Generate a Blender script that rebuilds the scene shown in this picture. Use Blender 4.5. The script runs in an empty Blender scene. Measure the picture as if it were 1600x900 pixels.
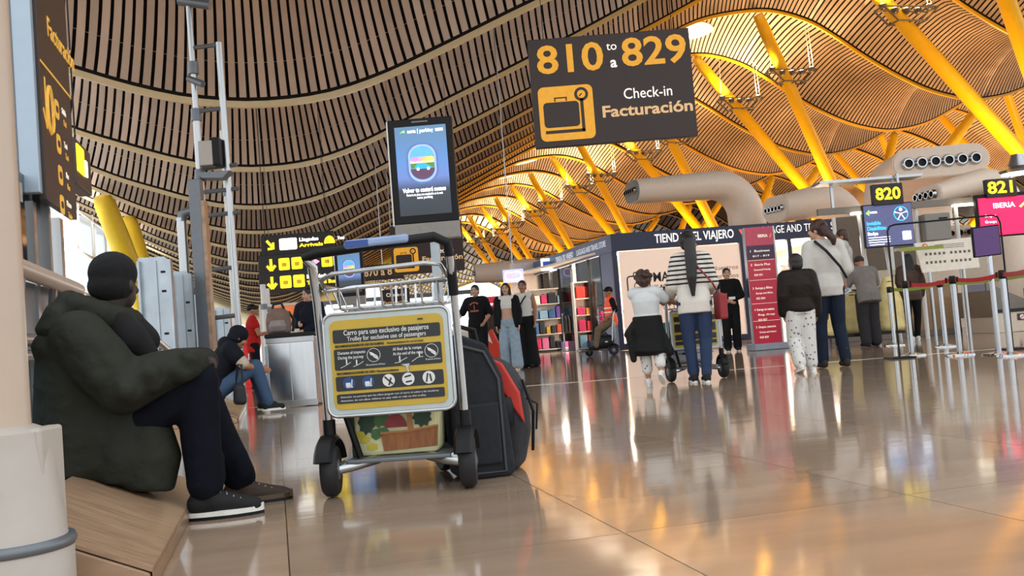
import bpy, bmesh, math, random
import numpy as np
from mathutils import Vector, Matrix, Euler
random.seed(7)
# ---------------------------------------------------------------- camera, world, exposure
FPX, CAMH = 1500.0, 0.70
ROLL = math.atan(0.079); PITCH = math.atan(71 * math.cos(ROLL) / FPX)
cr, sr, cp, sp = math.cos(ROLL), math.sin(ROLL), math.cos(PITCH), math.sin(PITCH)
SC = bpy.context.scene
COL = SC.collection
cam = bpy.data.objects.new('camera', bpy.data.cameras.new('camera'))
COL.objects.link(cam)
cam.data.sensor_width = 36.0
cam.data.lens = 36.0 * FPX / 1600.0
cam.data.clip_start = 0.05
cam.data.clip_end = 1000
cam.matrix_world = Matrix(((cr, sr, 0, 0), (sr * sp, -cr * sp, -cp, 0), (-sr * cp, cr * cp, -sp, CAMH), (0, 0, 0, 1)))
SC.camera = cam
W = bpy.data.worlds.new('world'); SC.world = W; W.use_nodes = True
W.node_tree.nodes['Background'].inputs[0].default_value = (0.93, 0.97, 1.0, 1)
W.node_tree.nodes['Background'].inputs[1].default_value = 0.95
SC.view_settings.view_transform = 'Standard'; SC.view_settings.look = 'None'
SC.view_settings.gamma = 1.0; SC.view_settings.use_curve_mapping = False
SC.view_settings.exposure = 0.8
# ---------------------------------------------------------------- frame helpers
def ray(px, py):
    x = (px - 800) / FPX; y = -(py - 450) / FPX
    lx = x * cr + y * sr; ly = -x * sr + y * cr
    return Vector((lx, cp - ly * sp, sp + ly * cp))
def at(px, py, Y):
    d = ray(px, py); k = Y / d.y
    return Vector((d.x * k, Y, d.z * k + CAMH))
def ground(px, py, z=0.0):
    d = ray(px, py); k = (z - CAMH) / d.z
    return Vector((d.x * k, d.y * k, z))
AX = math.radians(14.1)                       # the hall runs 14 degrees left of the view axis
U = Vector((-math.sin(AX), math.cos(AX), 0)); V = Vector((math.cos(AX), math.sin(AX), 0))
def st(s, t, z=0.0): return V * s + U * t + Vector((0, 0, z))
def on_s(px, py, s):                           # where a sight line meets the long plane s
    d = ray(px, py); k = s / (d.x * V.x + d.y * V.y); p = d * k; p.z += CAMH; return p
def on_t(px, py, t):
    d = ray(px, py); k = t / (d.x * U.x + d.y * U.y); p = d * k; p.z += CAMH; return p
def s_of(p): return p.x * V.x + p.y * V.y
def t_of(p): return p.x * U.x + p.y * U.y
# ---------------------------------------------------------------- materials
def lin(c):
    if isinstance(c, str):
        c = [int(c[i:i + 2], 16) for i in (0, 2, 4)]
    r = [x / 255.0 for x in c]
    return [x / 12.92 if x <= 0.04045 else ((x + 0.055) / 1.055) ** 2.4 for x in r] + [1.0]
MATS = {}
def mat(name, col, rough=0.5, metal=0.0, var=0.10, scale=12.0, bump=0.0, bscale=None, emit=0.0, spec=0.5, alpha=1.0, trans=0.0, stretch=(1, 1, 1)):
    if name in MATS: return MATS[name]
    m = bpy.data.materials.new(name); m.use_nodes = True; nt = m.node_tree; b = nt.nodes['Principled BSDF']
    c = lin(col)
    b.inputs['Roughness'].default_value = rough; b.inputs['Metallic'].default_value = metal
    b.inputs['Specular IOR Level'].default_value = spec
    tc = nt.nodes.new('ShaderNodeTexCoord'); mp = nt.nodes.new('ShaderNodeMapping'); mp.inputs['Scale'].default_value = stretch
    nt.links.new(tc.outputs['Object'], mp.inputs[0])
    nz = nt.nodes.new('ShaderNodeTexNoise'); nz.inputs['Scale'].default_value = scale; nz.inputs['Detail'].default_value = 5
    nt.links.new(mp.outputs[0], nz.inputs['Vector'])
    mx = nt.nodes.new('ShaderNodeMix'); mx.data_type = 'RGBA'
    mx.inputs[6].default_value = [max(0, x * (1 - var * 1.6)) for x in c[:3]] + [1]
    mx.inputs[7].default_value = [min(1, x * (1 + var * 1.6)) for x in c[:3]] + [1]
    nt.links.new(nz.outputs[0], mx.inputs[0]); nt.links.new(mx.outputs[2], b.inputs['Base Color'])
    if bump:
        bp = nt.nodes.new('ShaderNodeBump'); bp.inputs['Strength'].default_value = bump; bp.inputs['Distance'].default_value = 0.03
        if bscale:
            n2 = nt.nodes.new('ShaderNodeTexNoise'); n2.inputs['Scale'].default_value = bscale; n2.inputs['Detail'].default_value = 3
            nt.links.new(mp.outputs[0], n2.inputs['Vector']); nt.links.new(n2.outputs[0], bp.inputs['Height'])
        else: nt.links.new(nz.outputs[0], bp.inputs['Height'])
        nt.links.new(bp.outputs[0], b.inputs['Normal'])
    if emit:
        nt.links.new(mx.outputs[2], b.inputs['Emission Color']); b.inputs['Emission Strength'].default_value = emit
    if trans: b.inputs['Transmission Weight'].default_value = trans
    if alpha < 1: b.inputs['Alpha'].default_value = alpha
    MATS[name] = m
    return m
def nodes_of(m): return m.node_tree, m.node_tree.nodes['Principled BSDF']
def glass_mat(name, tint='dfe8ea', a=0.16, rough=0.03, ior=1.45):
    if name in MATS: return MATS[name]
    m = bpy.data.materials.new(name); m.use_nodes = True; nt = m.node_tree; out = nt.nodes['Material Output']
    nt.nodes.remove(nt.nodes['Principled BSDF'])
    tr = nt.nodes.new('ShaderNodeBsdfTransparent'); tr.inputs[0].default_value = [min(1, x) for x in lin(tint)]
    gl = nt.nodes.new('ShaderNodeBsdfGlossy'); gl.inputs['Roughness'].default_value = rough
    fr = nt.nodes.new('ShaderNodeFresnel'); fr.inputs[0].default_value = ior
    ad = nt.nodes.new('ShaderNodeMath'); ad.operation = 'ADD'; ad.inputs[1].default_value = a * 0.3
    nt.links.new(fr.outputs[0], ad.inputs[0])
    mx = nt.nodes.new('ShaderNodeMixShader'); nt.links.new(ad.outputs[0], mx.inputs[0])
    nt.links.new(tr.outputs[0], mx.inputs[1]); nt.links.new(gl.outputs[0], mx.inputs[2]); nt.links.new(mx.outputs[0], out.inputs[0])
    MATS[name] = m
    return m
# ---------------------------------------------------------------- mesh builder
class MB:
    def __init__(s): s.v = []; s.f = []
    def add(s, vs, fs):
        n = len(s.v); s.v += [tuple(p) for p in vs]; s.f += [tuple(i + n for i in f) for f in fs]; return s
    def box(s, c, d, rz=0.0, M=None):
        x, y, z = [k / 2 for k in d]
        vs = [Vector((a * x, b * y, e * z)) for a in (-1, 1) for b in (-1, 1) for e in (-1, 1)]
        if M is not None: vs = [M @ p for p in vs]
        elif rz: vs = [Matrix.Rotation(rz, 3, 'Z') @ p for p in vs]
        c = Vector(c)
        return s.add([p + c for p in vs], [(0, 1, 3, 2), (4, 6, 7, 5), (0, 4, 5, 1), (2, 3, 7, 6), (0, 2, 6, 4), (1, 5, 7, 3)])
    def cyl(s, a, b, r1, r2=None, n=12, cap=True):
        return s.tube([a, b], [r1, r1 if r2 is None else r2], n, cap)
    def tube(s, pts, r, n=8, cap=True, closed=False):
        pts = [Vector(p) for p in pts]; m = len(pts)
        rs = r if isinstance(r, (list, tuple)) else [r] * m
        rings = []; prev = None
        for i, p in enumerate(pts):
            if closed: d = pts[(i + 1) % m] - pts[i - 1]
            else: d = pts[min(i + 1, m - 1)] - pts[max(i - 1, 0)]
            d.normalize()
            if prev is None:
                x = d.orthogonal().normalized()
            else:
                x = prev - d * prev.dot(d)
                x = x.normalized() if x.length > 1e-5 else d.orthogonal().normalized()
            prev = x; y = d.cross(x)
            rings.append([p + (x * math.cos(k * 2 * math.pi / n) + y * math.sin(k * 2 * math.pi / n)) * rs[i] for k in range(n)])
        return s.loft(rings, cap and not closed, closed)
    def loft(s, rings, cap=True, closed=False):
        n = len(rings[0]); m = len(rings); vs = [p for R in rings for p in R]; fs = []
        for i in range(m if closed else m - 1):
            for k in range(n):
                a, b = i * n, ((i + 1) % m) * n
                fs.append((a + k, a + (k + 1) % n, b + (k + 1) % n, b + k))
        if cap: fs += [tuple(reversed(range(n))), tuple(range((m - 1) * n, m * n))]
        return s.add(vs, fs)
    def prism(s, o, y0, y1, M=None):              # outline in x,z pushed from y0 to y1
        n = len(o); vs = [Vector((a, y0, b)) for a, b in o] + [Vector((a, y1, b)) for a, b in o]
        if M is not None: vs = [M @ p for p in vs]
        return s.add(vs, [tuple(range(n)), tuple(reversed(range(n, 2 * n)))] + [(i, i + n, (i + 1) % n + n, (i + 1) % n) for i in range(n)])
    def lathe(s, prof, c=(0, 0, 0), n=20, M=None):
        rings = []
        for r, z in prof:
            rings.append([Vector((r * math.cos(k * 2 * math.pi / n), r * math.sin(k * 2 * math.pi / n), z)) for k in range(n)])
        if M is not None: rings = [[M @ p for p in R] for R in rings]
        c = Vector(c); return s.loft([[p + c for p in R] for R in rings])
    def ball(s, c, r, n=10, M=None):
        r = Vector(r) if hasattr(r, '__len__') else Vector((r, r, r)); rings = []
        for i in range(n + 1):
            a = -math.pi / 2 + math.pi * (0.02 + 0.96 * i / n)
            R = [Vector((r.x * math.cos(a) * math.cos(k * 2 * math.pi / 12), r.y * math.cos(a) * math.sin(k * 2 * math.pi / 12), r.z * math.sin(a))) for k in range(12)]
            rings.append([(M @ p if M is not None else p) + Vector(c) for p in R])
        return s.loft(rings)
    def moved(s, M): s.v = [tuple(M @ Vector(p)) for p in s.v]; return s
    def mesh(s, name):
        me = bpy.data.meshes.new(name); me.from_pydata(s.v, [], s.f); me.update(); return me
def link(o, parent=None):
    COL.objects.link(o)
    if parent is not None: o.parent = parent
    return o
def build(name, mb, m, parent=None, smooth=False, world=False, bevel=0.0, label=None, cat=None, group=None, kind=None, seg=2, loc=None):
    if world and parent is not None:
        off = parent.matrix_basis.inverted(); mb.moved(off)
    if loc is not None:
        mb.moved(Matrix.Translation(-Vector(loc)))
    me = mb.mesh(name)
    bm = bmesh.new(); bm.from_mesh(me); bmesh.ops.recalc_face_normals(bm, faces=bm.faces[:]); bm.to_mesh(me); bm.free()
    if m is not None: me.materials.append(m)
    if smooth:
        me.polygons.foreach_set('use_smooth', [True] * len(me.polygons))
    o = bpy.data.objects.new(name, me)
    if loc is not None: o.location = loc
    link(o, parent)
    if bevel:
        b = o.modifiers.new('b', 'BEVEL'); b.width = bevel; b.segments = seg; b.limit_method = 'ANGLE'; b.angle_limit = 0.6
    if smooth == 'auto':
        me.polygons.foreach_set('use_smooth', [True] * len(me.polygons))
        try: me.set_sharp_from_angle(angle=0.7)
        except Exception: pass
    tag(o, label, cat, group, kind)
    return o
def tag(o, label=None, cat=None, group=None, kind=None):
    if label: o['label'] = label
    if cat: o['category'] = cat
    if group: o['group'] = group
    if kind: o['kind'] = kind
    return o
def empty(name, loc, rz=0.0, label=None, cat=None, group=None, kind=None, scale=1.0):
    o = bpy.data.objects.new(name, None); o.empty_display_size = 0.1
    o.location = loc; o.rotation_euler = (0, 0, rz); o.scale = (scale,) * 3
    link(o); return tag(o, label, cat, group, kind)
def copy_tree(o, parent=None):
    c = o.copy(); COL.objects.link(c)
    if parent is not None: c.parent = parent
    for ch in [x for x in bpy.data.objects if x.parent == o]: copy_tree(ch, c)
    return c
def rrect(w, h, r, n=5, cx=0, cz=0):
    r = min(r, w / 2 - 1e-4, h / 2 - 1e-4); o = []
    for (sx, sz, a0) in ((1, 1, 0), (-1, 1, 90), (-1, -1, 180), (1, -1, 270)):
        for k in range(n + 1):
            a = math.radians(a0 + 90 * k / n)
            o.append((cx + sx * (w / 2 - r) + r * math.cos(a), cz + sz * (h / 2 - r) + r * math.sin(a)))
    return o
def circ(r, cx=0, cz=0, n=24, rz=None): return [(cx + r * math.cos(k * 2 * math.pi / n), cz + (rz or r) * math.sin(k * 2 * math.pi / n)) for k in range(n)]
def bar(a, b, w):                                # 2D stroke as a quad outline
    a, b = Vector(a), Vector(b); d = (b - a).normalized(); n = Vector((-d.y, d.x)) * w / 2
    return [tuple(a + n), tuple(b + n), tuple(b - n), tuple(a - n)]
TXT = {}
def text(s, size, m, parent, x, z, y=-0.002, align='CENTER', bold=0.0, width=None, name='lettering', rot=0.0, face=1, depth=0.0015):
    """lettering standing in the parent's x,z plane, read from -y"""
    cu = bpy.data.curves.new(name, 'FONT'); cu.body = s; cu.size = size; cu.align_x = align; cu.align_y = 'CENTER'
    cu.offset = bold * size; cu.extrude = depth; cu.resolution_u = 3
    o = bpy.data.objects.new(name, cu); link(o, parent)
    if m: cu.materials.append(m)
    o.location = (x, y, z); o.rotation_euler = (math.pi / 2, rot, 0)
    if width:
        TXT[o.name] = width
    return o

def flat(name, outlines, m, parent, y=-0.001, th=0.001):
    mb = MB()
    for o in outlines: mb.prism(o, y - th, y)
    return build(name, mb, m, parent)
# blobs: rounded solids melted into one continuous skin
def capsule(mb, a, r1, b, r2, n=12):
    a, b = Vector(a), Vector(b); d = b - a
    if d.length < 1e-6: d = Vector((0, 0, 1e-4)); b = a + d
    d.normalize(); x = d.orthogonal().normalized(); y = d.cross(x); rings = []
    for i in range(5):
        t = math.radians(-86 + 86 * i / 4); rings.append((a + d * (r1 * math.sin(t)), r1 * math.cos(t)))
    for i in range(5):
        t = math.radians(86 * i / 4); rings.append((b + d * (r2 * math.sin(t)), r2 * math.cos(t)))
    mb.loft([[c + (x * math.cos(k * 2 * math.pi / n) + y * math.sin(k * 2 * math.pi / n)) * r for k in range(n)] for c, r in rings])
def eloft(mb, rings, right=Vector((1, 0, 0)), n=20, power=1.0):
    """elliptic rings (centre, half width, half depth) swept along their centres"""
    cs = [Vector(r[0]) for r in rings]; out = []
    for i, (c, rx, ry) in enumerate(rings):
        d = (cs[min(i + 1, len(cs) - 1)] - cs[max(i - 1, 0)]).normalized()
        x = (right - d * right.dot(d)).normalized(); y = d.cross(x)
        out.append([cs[i] + x * (rx * math.cos(k * 2 * math.pi / n)) + y * (ry * math.sin(k * 2 * math.pi / n)) for k in range(n)])
    mb.loft(out)
def blob(name, mb, m, parent, voxel=0.014, smooth=3, label=None, bumpy=0.0):
    o = build(name, mb, m, parent, smooth=True, label=label)
    r = o.modifiers.new('r', 'REMESH'); r.mode = 'VOXEL'; r.voxel_size = voxel; r.use_smooth_shade = True
    if smooth:
        q = o.modifiers.new('s', 'SMOOTH'); q.factor = 0.5; q.iterations = smooth
    return o
# ================================================================ the hall
STEEL = mat('brushed_steel', 'b4b6b8', 0.3, 0.95, 0.06, 30, stretch=(1, 1, 0.1))
CHROME = mat('chrome', 'b4b7ba', 0.12, 1.0, 0.03)
DARKST = mat('grey_painted_steel', '70757a', 0.4, 0.5, 0.08)
YEL = mat('yellow_paint', 'efbe10', 0.35, 0.0, 0.06, 3)
PALEY = mat('pale_yellow_paint', 'f0dcae', 0.4, 0.0, 0.08, 3)
BLACK = mat('black_plastic', '0f0f11', 0.45, 0, 0.1, spec=0.25)
WHITE = mat('white_paint', 'e6e4df', 0.45, 0, 0.04)
# polished stone
def stone(name, joints):
    m = mat(name, 'a18a75', 0.085, 0, 0.20, 1.1, stretch=(1.0, 4.0, 1.0)); nt, b = nodes_of(m)
    tc = [n for n in nt.nodes if n.type == 'TEX_COORD'][0]
    nz = nt.nodes.new('ShaderNodeTexNoise'); nz.inputs['Scale'].default_value = 1.6; nz.inputs['Detail'].default_value = 2
    mp = nt.nodes.new('ShaderNodeMapping'); mp.inputs['Scale'].default_value = (0.7, 2.4, 1); nt.links.new(tc.outputs['Object'], mp.inputs[0]); nt.links.new(mp.outputs[0], nz.inputs['Vector'])
    bp = nt.nodes.new('ShaderNodeBump'); bp.inputs['Strength'].default_value = 0.05; bp.inputs['Distance'].default_value = 0.02
    nt.links.new(nz.outputs[0], bp.inputs['Height']); nt.links.new(bp.outputs[0], b.inputs['Normal'])
    b.inputs['Specular IOR Level'].default_value = 0.9
    mx = [n for n in nt.nodes if n.type == 'MIX'][0]; src = mx.outputs[2]
    if joints:
        br = nt.nodes.new('ShaderNodeTexBrick'); br.offset = 0; br.inputs['Scale'].default_value = 1; br.inputs['Mortar Size'].default_value = 0.004
        br.inputs['Brick Width'].default_value = 1.1; br.inputs['Row Height'].default_value = 1.1; br.inputs['Color1'].default_value = br.inputs['Color2'].default_value = (1, 1, 1, 1); br.inputs['Mortar'].default_value = (0.25, 0.2, 0.17, 1)
        nt.links.new(tc.outputs['Object'], br.inputs['Vector'])
        mu = nt.nodes.new('ShaderNodeMix'); mu.data_type = 'RGBA'; mu.blend_type = 'MULTIPLY'; mu.inputs[0].default_value = 1
        nt.links.new(src, mu.inputs[6]); nt.links.new(br.outputs[0], mu.inputs[7]); nt.links.new(mu.outputs[2], b.inputs['Base Color'])
    else:
        oi = nt.nodes.new('ShaderNodeObjectInfo'); mr = nt.nodes.new('ShaderNodeMapRange'); mr.inputs[3].default_value = 0.9; mr.inputs[4].default_value = 1.08
        nt.links.new(oi.outputs['Random'], mr.inputs[0])
        mu = nt.nodes.new('ShaderNodeMix'); mu.data_type = 'RGBA'; mu.blend_type = 'MULTIPLY'; mu.inputs[0].default_value = 1
        nt.links.new(src, mu.inputs[6]); nt.links.new(mr.outputs[0], mu.inputs[7]); nt.links.new(mu.outputs[2], b.inputs['Base Color'])
    return m
floor = build('floor', MB().box((30, 60, -0.054), (200, 260, 0.1)), stone('stone_floor', True), kind='structure', label='polished beige stone floor of the hall')
floor.rotation_euler.z = AX
TS = 1.1
tm = MB().box((0, 0, -0.016), (TS - 0.005, TS - 0.005, 0.032)); tme = None
SM = stone('stone_slab', False)
for j in range(1, 15):
    for i in range(-3, 12):
        c = st(i * TS + 0.55, j * TS + 0.35)
        if c.y < 1.2 or abs(c.x) > c.y * 0.56 + 1.0: continue
        if tme is None:
            o = build('slab', tm, SM, floor, bevel=0); tme = o.data
        else:
            o = bpy.data.objects.new('slab', tme); link(o, floor)
        o.location = Matrix.Rotation(-AX, 3, 'Z') @ c
strip = build('trim_1', MB().box((10, 12.6, 0.0), (40, 0.018, 0.005)), mat('pale_metal_strip', 'efe6d8', 0.2, 0.4), kind='structure', label='pale metal joint strip across the floor')
strip.rotation_euler.z = 0.0
# ---- roof
PROF = [(-20, 16.5), (-14, 13.2), (-10.5, 11.3), (-8.2, 10.1), (-6.6, 9.35), (-4.8, 8.7), (-3.3, 8.2), (-1.8, 7.85), (0, 7.72), (1.9, 7.92), (3.6, 8.45), (5.6, 9.35), (7.7, 10.35), (10.2, 11.5), (13.5, 13.1), (16.5, 14.6), (20.8, 16.6), (24.2, 18.3), (26.6, 19.5), (29, 20.5), (32, 21.05), (34.3, 21.1), (37, 20.4), (39, 19.3), (41, 18), (43.5, 16.6), (46, 15.5), (48.4, 14.9), (50.3, 14.75), (53.6, 15.35), (58, 17.3), (64, 20), (69, 21.1), (73, 20.9), (78, 19), (82.5, 16.1), (85, 15.1), (87.3, 14.75)]
for _n in range(1, 6): PROF += [(a + 37 * _n, z) for a, z in [(53.6, 15.35), (58, 17.3), (64, 20), (69, 21.1), (73, 20.9), (78, 19), (82.5, 16.1), (85, 15.1), (87.3, 14.75)]]
def roof(s):
    for i in range(len(PROF) - 1):
        if s <= PROF[i + 1][0] or i == len(PROF) - 2: break
    p0, p1, p2, p3 = PROF[max(i - 1, 0)], PROF[i], PROF[i + 1], PROF[min(i + 2, len(PROF) - 1)]
    h = p2[0] - p1[0]; x = (s - p1[0]) / h
    m1 = (p2[1] - p0[1]) / (p2[0] - p0[0]) * h; m2 = (p3[1] - p1[1]) / (p3[0] - p1[0]) * h
    return (2 * x**3 - 3 * x**2 + 1) * p1[1] + (x**3 - 2 * x**2 + x) * m1 + (-2 * x**3 + 3 * x**2) * p2[1] + (x**3 - x**2) * m2
def slope(s): return (roof(s + 0.05) - roof(s - 0.05)) / 0.1
T1, DT, RISE = 27.9, 10.0, 2.9
def rp(s, k, tau, up=0.0):                       # roof point in bay k (between beams k and k+1)
    f = slope(s); L = math.hypot(1, f); b = RISE * math.sin(math.pi * tau) ** 0.85 if 0 < tau < 1 else 0
    b += up
    return st(s - f / L * b, T1 + (k - 1 + tau) * DT, roof(s) + b / L)
ceil = empty('ceiling', (0, 0, 0), kind='structure', label='undulating ceiling of bamboo slats on yellow steel ribs')
BAM = mat('bamboo_slat', 'dac6b4', 0.5, 0, 0.12, 0.9, stretch=(1, 1, 1)); nt, b = nodes_of(BAM)
oi = nt.nodes.new('ShaderNodeObjectInfo'); mr = nt.nodes.new('ShaderNodeMapRange'); mr.inputs[3].default_value = 0.88; mr.inputs[4].default_value = 1.1; nt.links.new(oi.outputs['Random'], mr.inputs[0])
mu = nt.nodes.new('ShaderNodeMix'); mu.data_type = 'RGBA'; mu.blend_type = 'MULTIPLY'; mu.inputs[0].default_value = 1
nt.links.new([n for n in nt.nodes if n.type == 'MIX'][0].outputs[2], mu.inputs[6]); nt.links.new(mr.outputs[0], mu.inputs[7]); nt.links.new(mu.outputs[2], b.inputs['Base Color'])
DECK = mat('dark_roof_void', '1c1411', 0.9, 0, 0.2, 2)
PIT, SW = 0.29, 0.196
KMAX = 32
def s_end(k): return 40 if k < 2 else min(250, (T1 + k * DT) * 0.95 + 16)
def slat(mb, s, k, taus, w=SW, th=0.03):
    a = [rp(s - w / 2, k, q) for q in taus]; c = [rp(s + w / 2, k, q) for q in taus]
    up = [rp(s, k, q, th) - rp(s, k, q) for q in taus]
    mb.loft([[a[i], c[i], c[i] + up[i], a[i] + up[i]] for i in range(len(taus))], True)
ranges = {0: (-6.5, 10.5), 1: (-8.5, 19.5), 2: (-10, 20.5)}
near_t = [0.34, 0.45, 0.55, 0.64, 0.72, 0.79, 0.85, 0.9, 0.95, 0.985]
for k, (s0, s1) in ranges.items():
    n = int((s1 - s0) / PIT)
    for i in range(n):
        mb = MB(); tt = near_t if k == 0 else [0.5, 0.58, 0.66, 0.73, 0.8, 0.86, 0.91, 0.955, 0.985]
        slat(mb, s0 + i * PIT, k, tt); build('slat', mb, BAM, ceil)
rest = MB(); far_t = [0.02, 0.15, 0.3, 0.45, 0.6, 0.7, 0.79, 0.87, 0.94, 0.985]
for k in range(-1, KMAX):
    lo, hi = -19, s_end(k)
    tt = far_t if k < 7 else [0.02, 0.25, 0.5, 0.7, 0.85, 0.98] if k < 14 else [0.5, 0.75, 0.98]
    PS = PIT if k < 14 else 3 * PIT; WS = SW if k < 14 else 2.3 * PIT
    i = 0
    r0 = ranges.get(k, (999, 999))
    s = r0[0] - PIT * math.ceil((r0[0] - lo) / PIT) if k in ranges else lo
    while s < hi:
        if not (r0[0] - 0.01 <= s < r0[0] + int((r0[1] - r0[0]) / PIT) * PIT - 0.01):
            a = [rp(s - WS / 2, k, q) for q in tt]; c = [rp(s + WS / 2, k, q) for q in tt]
            rest.loft([[a[j], c[j]] for j in range(len(tt))], False)
        s += PS
build('slat_field', rest, BAM, ceil, kind='stuff')
# the near halves of the first bays' slats, out of sight behind the ribs
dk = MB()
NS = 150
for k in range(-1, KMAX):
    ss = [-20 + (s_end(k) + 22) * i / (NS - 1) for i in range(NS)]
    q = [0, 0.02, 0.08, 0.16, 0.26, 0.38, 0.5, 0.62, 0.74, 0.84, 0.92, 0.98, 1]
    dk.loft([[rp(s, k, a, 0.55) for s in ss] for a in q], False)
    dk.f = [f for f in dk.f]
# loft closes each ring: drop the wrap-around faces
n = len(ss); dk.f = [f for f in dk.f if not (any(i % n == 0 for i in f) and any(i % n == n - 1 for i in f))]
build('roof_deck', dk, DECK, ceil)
RIBM = mat('rib_paint', 'f0dcae', 0.4, 0, 0.06, 3); nt, b = nodes_of(RIBM)      # paint that turns from cream to yellow across the hall
tc = [n for n in nt.nodes if n.type == 'TEX_COORD'][0]; dp = nt.nodes.new('ShaderNodeVectorMath'); dp.operation = 'DOT_PRODUCT'; dp.inputs[1].default_value = V; nt.links.new(tc.outputs['Object'], dp.inputs[0])
mr = nt.nodes.new('ShaderNodeMapRange'); mr.inputs[1].default_value = 5; mr.inputs[2].default_value = 22; nt.links.new(dp.outputs['Value'], mr.inputs[0])
mx = nt.nodes.new('ShaderNodeMix'); mx.data_type = 'RGBA'; mx.inputs[7].default_value = lin('efb81c'); nt.links.new(mr.outputs[0], mx.inputs[0]); nt.links.new([n for n in nt.nodes if n.type == 'MIX'][0].outputs[2], mx.inputs[6]); nt.links.new(mx.outputs[2], b.inputs['Base Color'])
for k in range(0, KMAX + 1):                      # ribs
    lo, hi = -19.0, s_end(k); n = int((hi - lo) / (0.6 if k < 8 else 1.5)); rings = []; rj = []
    h = 0.05
    for i in range(n + 1):
        s = lo + (hi - lo) * i / n; f = slope(s); L = math.hypot(1, f); nn = (-f / L, 1 / L)
        def P(dt, up): return st(s + nn[0] * up, T1 + (k - 1) * DT + dt, roof(s) + nn[1] * up)
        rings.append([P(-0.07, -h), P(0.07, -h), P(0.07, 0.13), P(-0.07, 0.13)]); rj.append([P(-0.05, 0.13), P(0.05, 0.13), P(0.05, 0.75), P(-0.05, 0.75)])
    build('rib', MB().loft(rings), RIBM, ceil, label='curved yellow steel rib')
    build('shadow_gap_strip', MB().loft(rj), DECK, ceil)  # dark strip added above the rib to draw the shadow gap
for k in (0, 1, 2):                               # hanger rods in the gaps next to the ribs
    for q in (0.915,):
        mb = MB(); s0, s1 = ranges[k]; mb.tube([rp(s0 + (s1 - s0) * i / 40, k, q, 0.07) for i in range(41)], 0.012, 5)
        build('hanger_rod', mb, STEEL, ceil)
SKY = mat('skylight_glow', 'fff6e6', 0.4, emit=3.0, var=0.02)
for k in range(3, 16):                            # oval skylights along the crest
    c, n = [], 28
    def ov(rs, rt): return [rp(31.6 + rs * math.cos(a * 2 * math.pi / n), k, 0.83 + rt * math.sin(a * 2 * math.pi / n), -0.12) for a in range(n)]
    mb = MB(); mb.add(ov(2.2, 0.06), [tuple(range(n))]); sk = build('skylight', mb, SKY, ceil)
    mb = MB(); mb.tube(ov(2.3, 0.065), 0.09, 6, closed=True); build('skylight_rim', mb, WHITE, sk)
def roof_z(p):
    s, t = s_of(p), t_of(p); k = math.floor((t - T1) / DT) + 1; tau = (t - T1) / DT - (k - 1)
    f = slope(s); b = RISE * math.sin(math.pi * max(0.001, min(0.999, tau))) ** 0.85
    return roof(s) + b * math.hypot(1, f)
# ---- yellow columns with four arms, and the light rigs on them
def strut(mb, a, b, r=0.42):
    a, b = Vector(a), Vector(b); d = b - a
    mb.tube([a, a + d * 0.06, a + d * 0.35, a + d * 0.75, a + d * 0.96, b], [r * 0.8, r * 0.97, r * 1.05, r * 1.03, r * 0.95, r * 0.8], 14)
RIGM = mat('rig_steel', '6d675c', 0.4, 0.7, 0.15); LAMP = mat('lamp_glow', 'fff3dc', 0.3, emit=14.0, var=0.01)
def light_rig(loc, rz, label, power, size=1.0):
    r = empty('light_rig', loc, rz, label, 'light', 'light rigs on the yellow columns', scale=size)
    mb = MB(); o = [(-1.75, 0, 0.35), (-0.9, 0, -0.45), (0.9, 0, -0.45), (1.75, 0, 0.35)]
    for y in (-0.45, 0.45): mb.tube([(p[0], y, p[2]) for p in o], 0.06, 6)
    for y in (-0.45, 0.45): mb.tube([(-1.75, y, 0.35), (1.75, y, 0.35)], 0.045, 6)
    for x, z in ((-1.75, 0.35), (-0.9, -0.45), (0.9, -0.45), (1.75, 0.35), (0, -0.45)): mb.tube([(x, -0.45, z), (x, 0.45, z)], 0.05, 6)
    build('frame', mb, RIGM, r)
    for x in (-1.5, -0.75, 0.0, 0.75, 1.5):
        h = build('lamp', MB().lathe([(0.1, -0.16), (0.2, -0.05), (0.24, 0.16), (0.2, 0.16)], (x, 0, 0.42 if abs(x) > 1 else 0.2), 10), RIGM, r, smooth=True)
        build('bulb', MB().ball((x, 0, 0.60 if abs(x) > 1 else 0.38), (0.14, 0.14, 0.06), 6), LAMP, h)
    for x in (-1.6, 1.45, 1.7): build('cable', MB().cyl((x, 0, 0.35), (x * 0.92, 0, 3.4), 0.025, n=5), mat('cable', 'e8e2cf', 0.4), r)
    for i, x in enumerate((-1.2, 1.2)):
        l = bpy.data.lights.new('rig_light', 'SPOT'); l.energy = power; l.color = (1.0, 0.68, 0.34); l.spot_size = math.radians(150); l.spot_blend = 0.6; l.shadow_soft_size = 0.3
        lo = bpy.data.objects.new('rig_light', l); link(lo, r); lo.location = (x, 0, 0.9); lo.rotation_euler = (math.pi, 0, 0)
    return r
PIER = mat('concrete', '9a948a', 0.7, 0, 0.1, 4)
names = ['nearest', 'second', 'third', 'fourth', 'fifth', 'sixth', 'last']
rig_n = 0
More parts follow.
